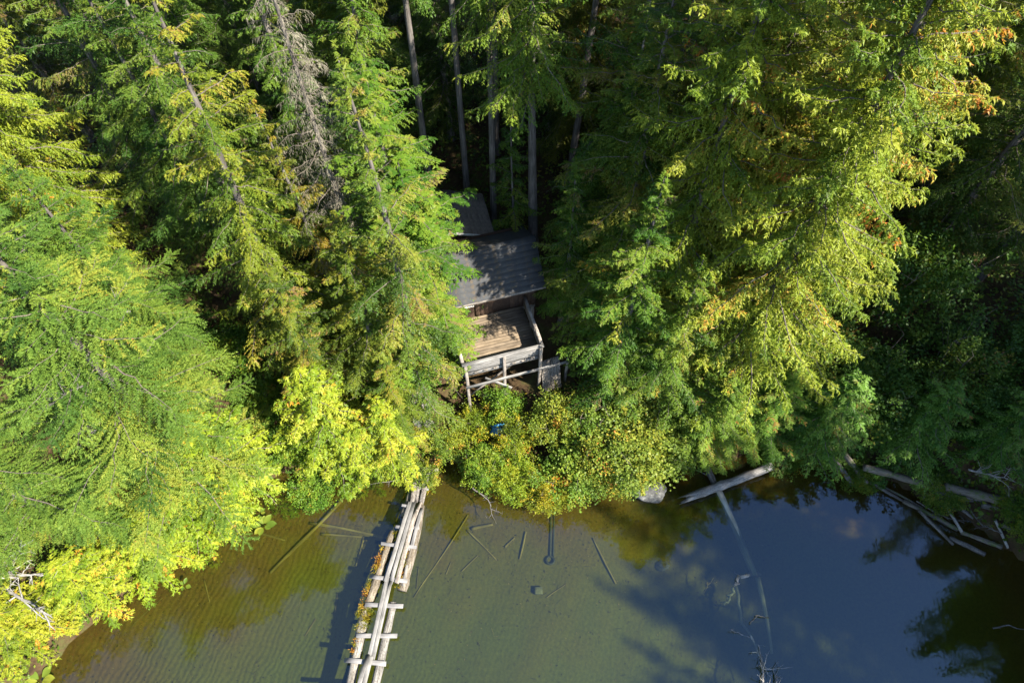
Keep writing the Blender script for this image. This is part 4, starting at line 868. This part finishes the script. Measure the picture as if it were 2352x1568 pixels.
SHRUBS = [
 ('alder0', .1, 11.2, 2.9, 1.15, (1.6, 1.5, .9), 'yellow green alder bush right beside the head of the footbridge'),
 ('alder1', 1.5, 10.9, 2.3, 1.3, (1.65, 1.25, .7), 'golden alder bush with orange leaves over the water'),
 ('alder0', -1.3, 11.7, 2.6, 1.15, (1.15, 1.3, .9), 'loose green alder crowding the shore end of the footbridge'),
 ('shr1', -.6, 11.6, 2.2, 1.0, (1.2, 1.25, .9), 'small light green bush between two alders near the footbridge'),
 ('shr3', .1, 13.1, 1.9, .95, (1.6, 1.3, .7), 'yellow bush in front of the blue tarpaulin'),
 ('shr2', 2.6, 11.5, 2.6, 1.5, (.95, 1.1, .9), 'green bush right of the golden alder'),
 ('alder1', 4.0, 11.8, 3.4, 1.8, PALE, 'large pale leaved willow bush right of centre'),
 ('alder0', 5.5, 12.4, 4.0, 2.3, (1.3, 1.2, 1.2), 'tall pale grey green willow behind the large pale one'),
 ('shr0', 3.3, 12.8, 3.0, 1.5, (1.0, 1.1, 1.0), 'green bush behind the pale willow'),
 ('shr2', 2.0, 13.6, 2.6, 1.3, (1.2, 1.1, .9), 'olive bush below the right corner of the deck'),
 ('shr3', -1.7, 13.7, 1.6, .9, (1.5, 1.3, .7), 'yellow bush under the left corner of the deck'),
 ('shr0', -.4, 14.4, 1.9, 1.0, (1.0, 1.2, .8), 'green bush under the middle of the deck'),
 ('shr1', 6.6, 12.4, 2.2, 1.2, (.85, 1.05, .95), 'dark leaved bush behind the mottled boulder'),
 ('shr0', 5.4, 11.6, 1.8, 1.0, (.85, 1.05, .9), 'leafy bush drooping above the mottled boulder'),
 ('shr3', -4.2, 11.7, 1.2, .9, (1.2, 1.1, .8), 'low bush at the waterline left of the footbridge'),
 ('shr2', -9.0, 11.0, 1.4, 1.1, (.9, 1.15, .9), 'low dark green bush at the waterline below the dark gap'),
 ('shr1', -2.9, 12.8, 1.5, .9, (1.2, 1.15, .8), 'grassy bush just right of the grey stumps'),
 ('shr2', -11.4, 14.4, 1.8, 1.4, (.7, .9, .7), 'added bush coloured dark for shade, on the ground in the gap right of the broad fir'),  # bushes added over sunlit soil, their dark colour standing in for shade
 ('shr0', -10.2, 13.0, 1.5, 1.3, (.75, .95, .7), 'added bush coloured dark for shade, left of the bright yellow cedar with orange sprays'),
 ('shr1', -12.6, 16.6, 1.8, 1.5, (.65, .85, .7), 'added bush coloured dark for shade, deeper in the gap behind the broad fir'),
 ('alder0', 15.5, 14.5, 4.5, 2.5, (.5, .7, .75), 'dark shaded alder behind the pale drooping cedars'),  # alders from here on: bank shade deepened by darkening the leaf colour
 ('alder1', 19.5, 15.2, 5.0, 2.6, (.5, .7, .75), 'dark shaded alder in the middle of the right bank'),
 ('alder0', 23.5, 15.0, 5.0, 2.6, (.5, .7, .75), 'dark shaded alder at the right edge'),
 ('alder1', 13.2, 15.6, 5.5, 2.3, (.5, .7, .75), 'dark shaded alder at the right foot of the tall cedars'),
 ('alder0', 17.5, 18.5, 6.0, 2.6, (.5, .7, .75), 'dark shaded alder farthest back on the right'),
 ('shr1', 19.3, 10.9, .7, 1.2, (.75, .85, .7), 'low mossy bush among the stranded logs'),
 ('shr3', 22.4, 9.6, .7, 1.3, (.75, .9, .6), 'low green bush at the right edge among the stranded logs'),
 ('shr0', 16.0, 12.0, .8, 1.2, (.75, .85, .6), 'low olive bush behind the leaning grey logs'),
 ('shr2', 12.4, 12.6, .8, 1.1, (.75, .85, .6), 'low olive bush over the shaded water right of the splintered log'),
]
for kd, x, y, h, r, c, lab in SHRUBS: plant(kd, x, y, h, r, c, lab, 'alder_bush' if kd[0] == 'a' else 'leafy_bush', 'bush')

# the forest behind: a jittered grid, thinned where the photograph looks through to cabin and bare trunks
placed = [(x, y, r) for _, x, y, h, r, c, l_ in HAND]
def zone(x, y):
    if -4.5 < x < 3.2: return 'shaded conifer in the dark forest behind the cabin', 'forest trees behind the cabin'
    if x < -4.5: return 'sunlit conifer crowded behind the dead spruce and olive hemlock', 'forest trees behind the left bank'
    if x < 13: return 'conifer crowded behind the tall cedars and golden hemlocks', 'forest trees behind the tall cedars'
    return 'dark shaded conifer in the forest on the far right', 'forest trees on the shaded right'
fr = np.random.default_rng(42); FI = 0; DROP = set([5,17,18,33,34,35,44,45,49,50,51,53,62,63,64,65,66,67,68,69,70,71,72,73,74,75,76,77,78,79,80,81,82,83,84,85,86,87,88,89,90,91,92,93,94,95,96,97,98,99,100,101,102,103,104,105,106,107,108,109,110,111,112,113,114,115,116,117,118,119,120,121,122,123,124,125,126,127,128,129,130,131,132,133,134,136])
PLACE = {1: 'fir right of the dark trunked cedar, at a third of the height',
         2: 'hemlock behind the farthest back alder, at a third of the height',
         3: 'large hemlock right of the farthest back alder, at a third of the height',
         4: 'hemlock right of the farthest back alder, at mid height',
         6: 'hemlock right of the yellow corner cedar, high up',
         7: 'large hemlock left of the olive hemlock, close below the top edge',
         8: 'large fir right of the dead spruce, close below the top edge',
         9: 'hemlock left of the slender bare trunk, high up',
         10: 'hemlock left of the golden tipped hemlock, high up',
         11: 'glimpse of a fir behind the dark trunked cedar, close below the top edge',
         12: 'tiny glimpse of a cedar right of the dark trunked cedar, close below the top edge',
         13: 'glimpse of a hemlock behind the biggest cedar, close below the top edge',
         14: 'cedar right of the farthest back alder, high up',
         15: 'large cedar right of the farthest back alder, high up',
         16: 'glimpse of a hemlock right of the farthest back alder, at a third of the height',
         19: 'large hemlock behind the yellow corner cedar, high up',
         20: 'glimpse of a hemlock right of the yellow corner cedar, close below the top edge',
         21: 'fir behind the olive hemlock, close below the top edge',
         22: 'large fir behind the olive hemlock, close below the top edge',
         23: 'cedar behind the dead spruce, close below the top edge',
         24: 'hemlock behind the slender bare trunk, high up',
         25: 'large cedar left of the golden tipped hemlock, high up',
         26: 'glimpse of a hemlock right of the golden tipped hemlock, close below the top edge',
         27: 'tiny glimpse of a hemlock behind the dark trunked cedar, close below the top edge',
         28: 'tiny glimpse of a hemlock left of the biggest cedar, close below the top edge',
         29: 'tiny glimpse of a fir behind the biggest cedar, close below the top edge',
         30: 'tiny glimpse of a cedar right of the farthest back alder, high up',
         31: 'glimpse of a fir right of the farthest back alder, high up',
         32: 'tiny glimpse of a fir right of the farthest back alder, high up',
         36: 'cedar left of the yellow corner cedar, close below the top edge',
         37: 'glimpse of a hemlock right of the yellow corner cedar, at the top edge',
         38: 'hemlock right of the olive hemlock, close below the top edge',
         39: 'glimpse of a hemlock behind the dead spruce, close below the top edge',
         40: 'hemlock behind the tall open crowned spruce, at the top edge',
         41: 'glimpse of a hemlock left of the golden tipped hemlock, at the top edge',
         42: 'glimpse of a cedar right of the golden tipped hemlock, close below the top edge',
         43: 'tiny glimpse of a cedar behind the dark trunked cedar, at the top edge',
         46: 'tiny glimpse of a hemlock right of the farthest back alder, at the top edge',
         47: 'tiny glimpse of a fir right of the farthest back alder, close below the top edge',
         48: 'tiny glimpse of a cedar right of the farthest back alder, high up, in deep shade',
         52: 'tiny glimpse of a hemlock behind the yellow corner cedar, close below the top edge',
         54: 'glimpse of a cedar left of the olive hemlock, at the top edge',
         55: 'glimpse of a hemlock behind the olive hemlock, at the top edge',
         56: 'tiny glimpse of a hemlock left of the dead spruce, at the top edge',
         57: 'glimpse of a hemlock behind the tall open crowned spruce, at the top edge',
         58: 'glimpse of a hemlock left of the slender bare trunk, at the top edge',
         59: 'glimpse of a cedar behind the slender bare trunk, at the top edge',
         60: 'tiny glimpse of a hemlock behind the thick bare trunk, at the top edge',
         61: 'tiny glimpse of a hemlock behind the golden tipped hemlock, at the top edge',
         135: 'glimpse of a hemlock behind the thick bare trunk, high up'}
for yy in np.arange(17.5, 45, 3.3):
    for xx in np.arange(-44, 46, 3.3):
        x = xx + fr.uniform(-1.2, 1.2) + (1.5 if int(yy/3.3) % 2 else 0); y = yy + fr.uniform(-1.1, 1.1)
        if shore_dist(np.array([x]), np.array([y]))[0] < 2.5: continue
        if abs(x) > 10 + 0.78*y: continue
        if -4.2 < x < 3.6 and y < 24.2: continue
        if any((x - a)**2 + (y - b)**2 < 1.7**2 for a, b, r in placed): continue
        if x > 11 and y < 20: continue
        if x < -4.2 and (y < 24.0 or fr.random() < 0.25): continue
        lab, grp = zone(x, y)
        h = fr.uniform(15, 22)
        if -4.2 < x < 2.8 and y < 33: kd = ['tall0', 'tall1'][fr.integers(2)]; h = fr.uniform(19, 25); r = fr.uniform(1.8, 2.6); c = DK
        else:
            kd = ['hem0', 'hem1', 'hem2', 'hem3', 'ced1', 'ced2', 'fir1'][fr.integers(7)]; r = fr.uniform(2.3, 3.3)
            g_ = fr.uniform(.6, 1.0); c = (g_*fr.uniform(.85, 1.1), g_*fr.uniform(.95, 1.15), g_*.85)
        placed.append((x, y, r)); FI += 1
        if FI in DROP: continue
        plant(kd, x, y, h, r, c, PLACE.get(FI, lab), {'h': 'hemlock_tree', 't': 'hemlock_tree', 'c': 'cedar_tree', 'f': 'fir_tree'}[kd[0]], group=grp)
for k in range(16):
    x = fr.uniform(-4.0, 2.8); y = fr.uniform(28, 42)
    if any((x - a)**2 + (y - b)**2 < 1.1**2 for a, b, r in placed): continue
    placed.append((x, y, 2)); FI += 1; hh, rr = fr.uniform(17, 23), fr.uniform(1.8, 2.6)
    if FI in DROP: continue
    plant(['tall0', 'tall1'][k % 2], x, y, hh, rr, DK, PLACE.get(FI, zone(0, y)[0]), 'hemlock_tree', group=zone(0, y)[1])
# the tall stand on the right bank that shades the right side and stands mirrored in the water
for k in range(46):
    x = 24.4 + (k % 5)*3.8 + fr.uniform(-1.2, 1.2); y = -15 + (k//5)*3.9 + fr.uniform(-1.3, 1.3)
    if shore_dist(np.array([x]), np.array([y]))[0] < 1.0: continue
    if y > 12 and x < 28: continue
    kd = ['hem0', 'ced1', 'fir0', 'hem3'][fr.integers(4)]
    h = fr.uniform(23, 29)
    if y > 4 and x < 31.5: h *= 0.5
    if y < -5: h = min(h, 18.5 + (x - 24.4)*0.9)
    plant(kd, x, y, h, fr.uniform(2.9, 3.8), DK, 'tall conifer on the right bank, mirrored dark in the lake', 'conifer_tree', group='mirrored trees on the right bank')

# undergrowth: ferns and low leaves over the forest floor
ur = np.random.default_rng(9); n_ = 90000
x = ur.uniform(-26, 26, n_); y = ur.uniform(3, 34, n_); d = shore_dist(x, y); k = (d > 0.1) & (np.sin(x*1.3)*np.cos(y*1.1) + ur.normal(0, .5, n_) > -.6)
inside = (np.abs((x - 0.2)*EX.x + (y - 18.6)*EX.y) < 3.2) & (np.abs(-(x - 0.2)*EX.y + (y - 18.6)*EX.x) < 3.6)
k &= ~inside; x, y = x[k], y[k]; z = ground(x, y); n_ = len(x)
B = np.stack([x, y, z + ur.uniform(.0, .45, n_)], -1); Dd = norm(ur.normal(0, 1, (n_, 3))*[1, 1, .4] + [0, 0, .15]); ln = ur.uniform(.10, .26, n_)[:, None]
S_ = norm(np.cross(Dd, np.array([0, 0, 1.]) + ur.normal(0, .4, (n_, 3))))
Q = np.stack([B, B + Dd*ln*.5 + S_*ln*.28, B + Dd*ln, B + Dd*ln*.5 - S_*ln*.28], 1)
tt = np.clip(.3 + .25*np.sin(x*.9)*np.sin(y*.8) + ur.normal(0, .16, n_), 0, 1)
o = part('undergrowth', mesh('undergrowth', Q.reshape(-1, 3), np.arange(n_*4).reshape(-1, 4), M['shrub'], tt)); o.color = (.85, .9, .8, 1)
tag(o, 'ferns and low leaves covering the forest floor', 'undergrowth', kind='stuff')
# bleached dead limbs caught in the left firs and cedars
for k, (u, v, z, du, dv, dz, r, lab) in enumerate(((190, 885, 11.5, -60, 40, -.1, .04, 'white dead twigs in a gap of the broad fir, near the middle of left edge'), (165, 1000, 8.6, 55, -12, -.1, .04, 'white dead twigs in the lower gap of the broad fir'),
        (300, 715, 12.2, -60, 8, .2, .04, 'pale dead stick poking from the broad fir'), (85, 560, 14.7, -85, -10, .2, .035, 'pale dead twigs high at the left edge'),
        (-25, 1320, 2.4, 100, -80, 1.3, .09, 'upper white driftwood limb at the left edge'), (-25, 1325, 2.6, 150, -5, .8, .07, 'long white driftwood limb pointing right at the left edge'), (-20, 1330, 2.5, 120, 75, .7, .09, 'lower white driftwood limb at the left edge'))):
    p = G(u, v, z); q = G(u + du, v + dv, z + dz)
    snag('dead_branch', [p, (p + q)/2 + Vector((0, 0, .1)), q], r, 500 + k, lab, 'bleached' if k > 3 else 'drift', 12, .8)
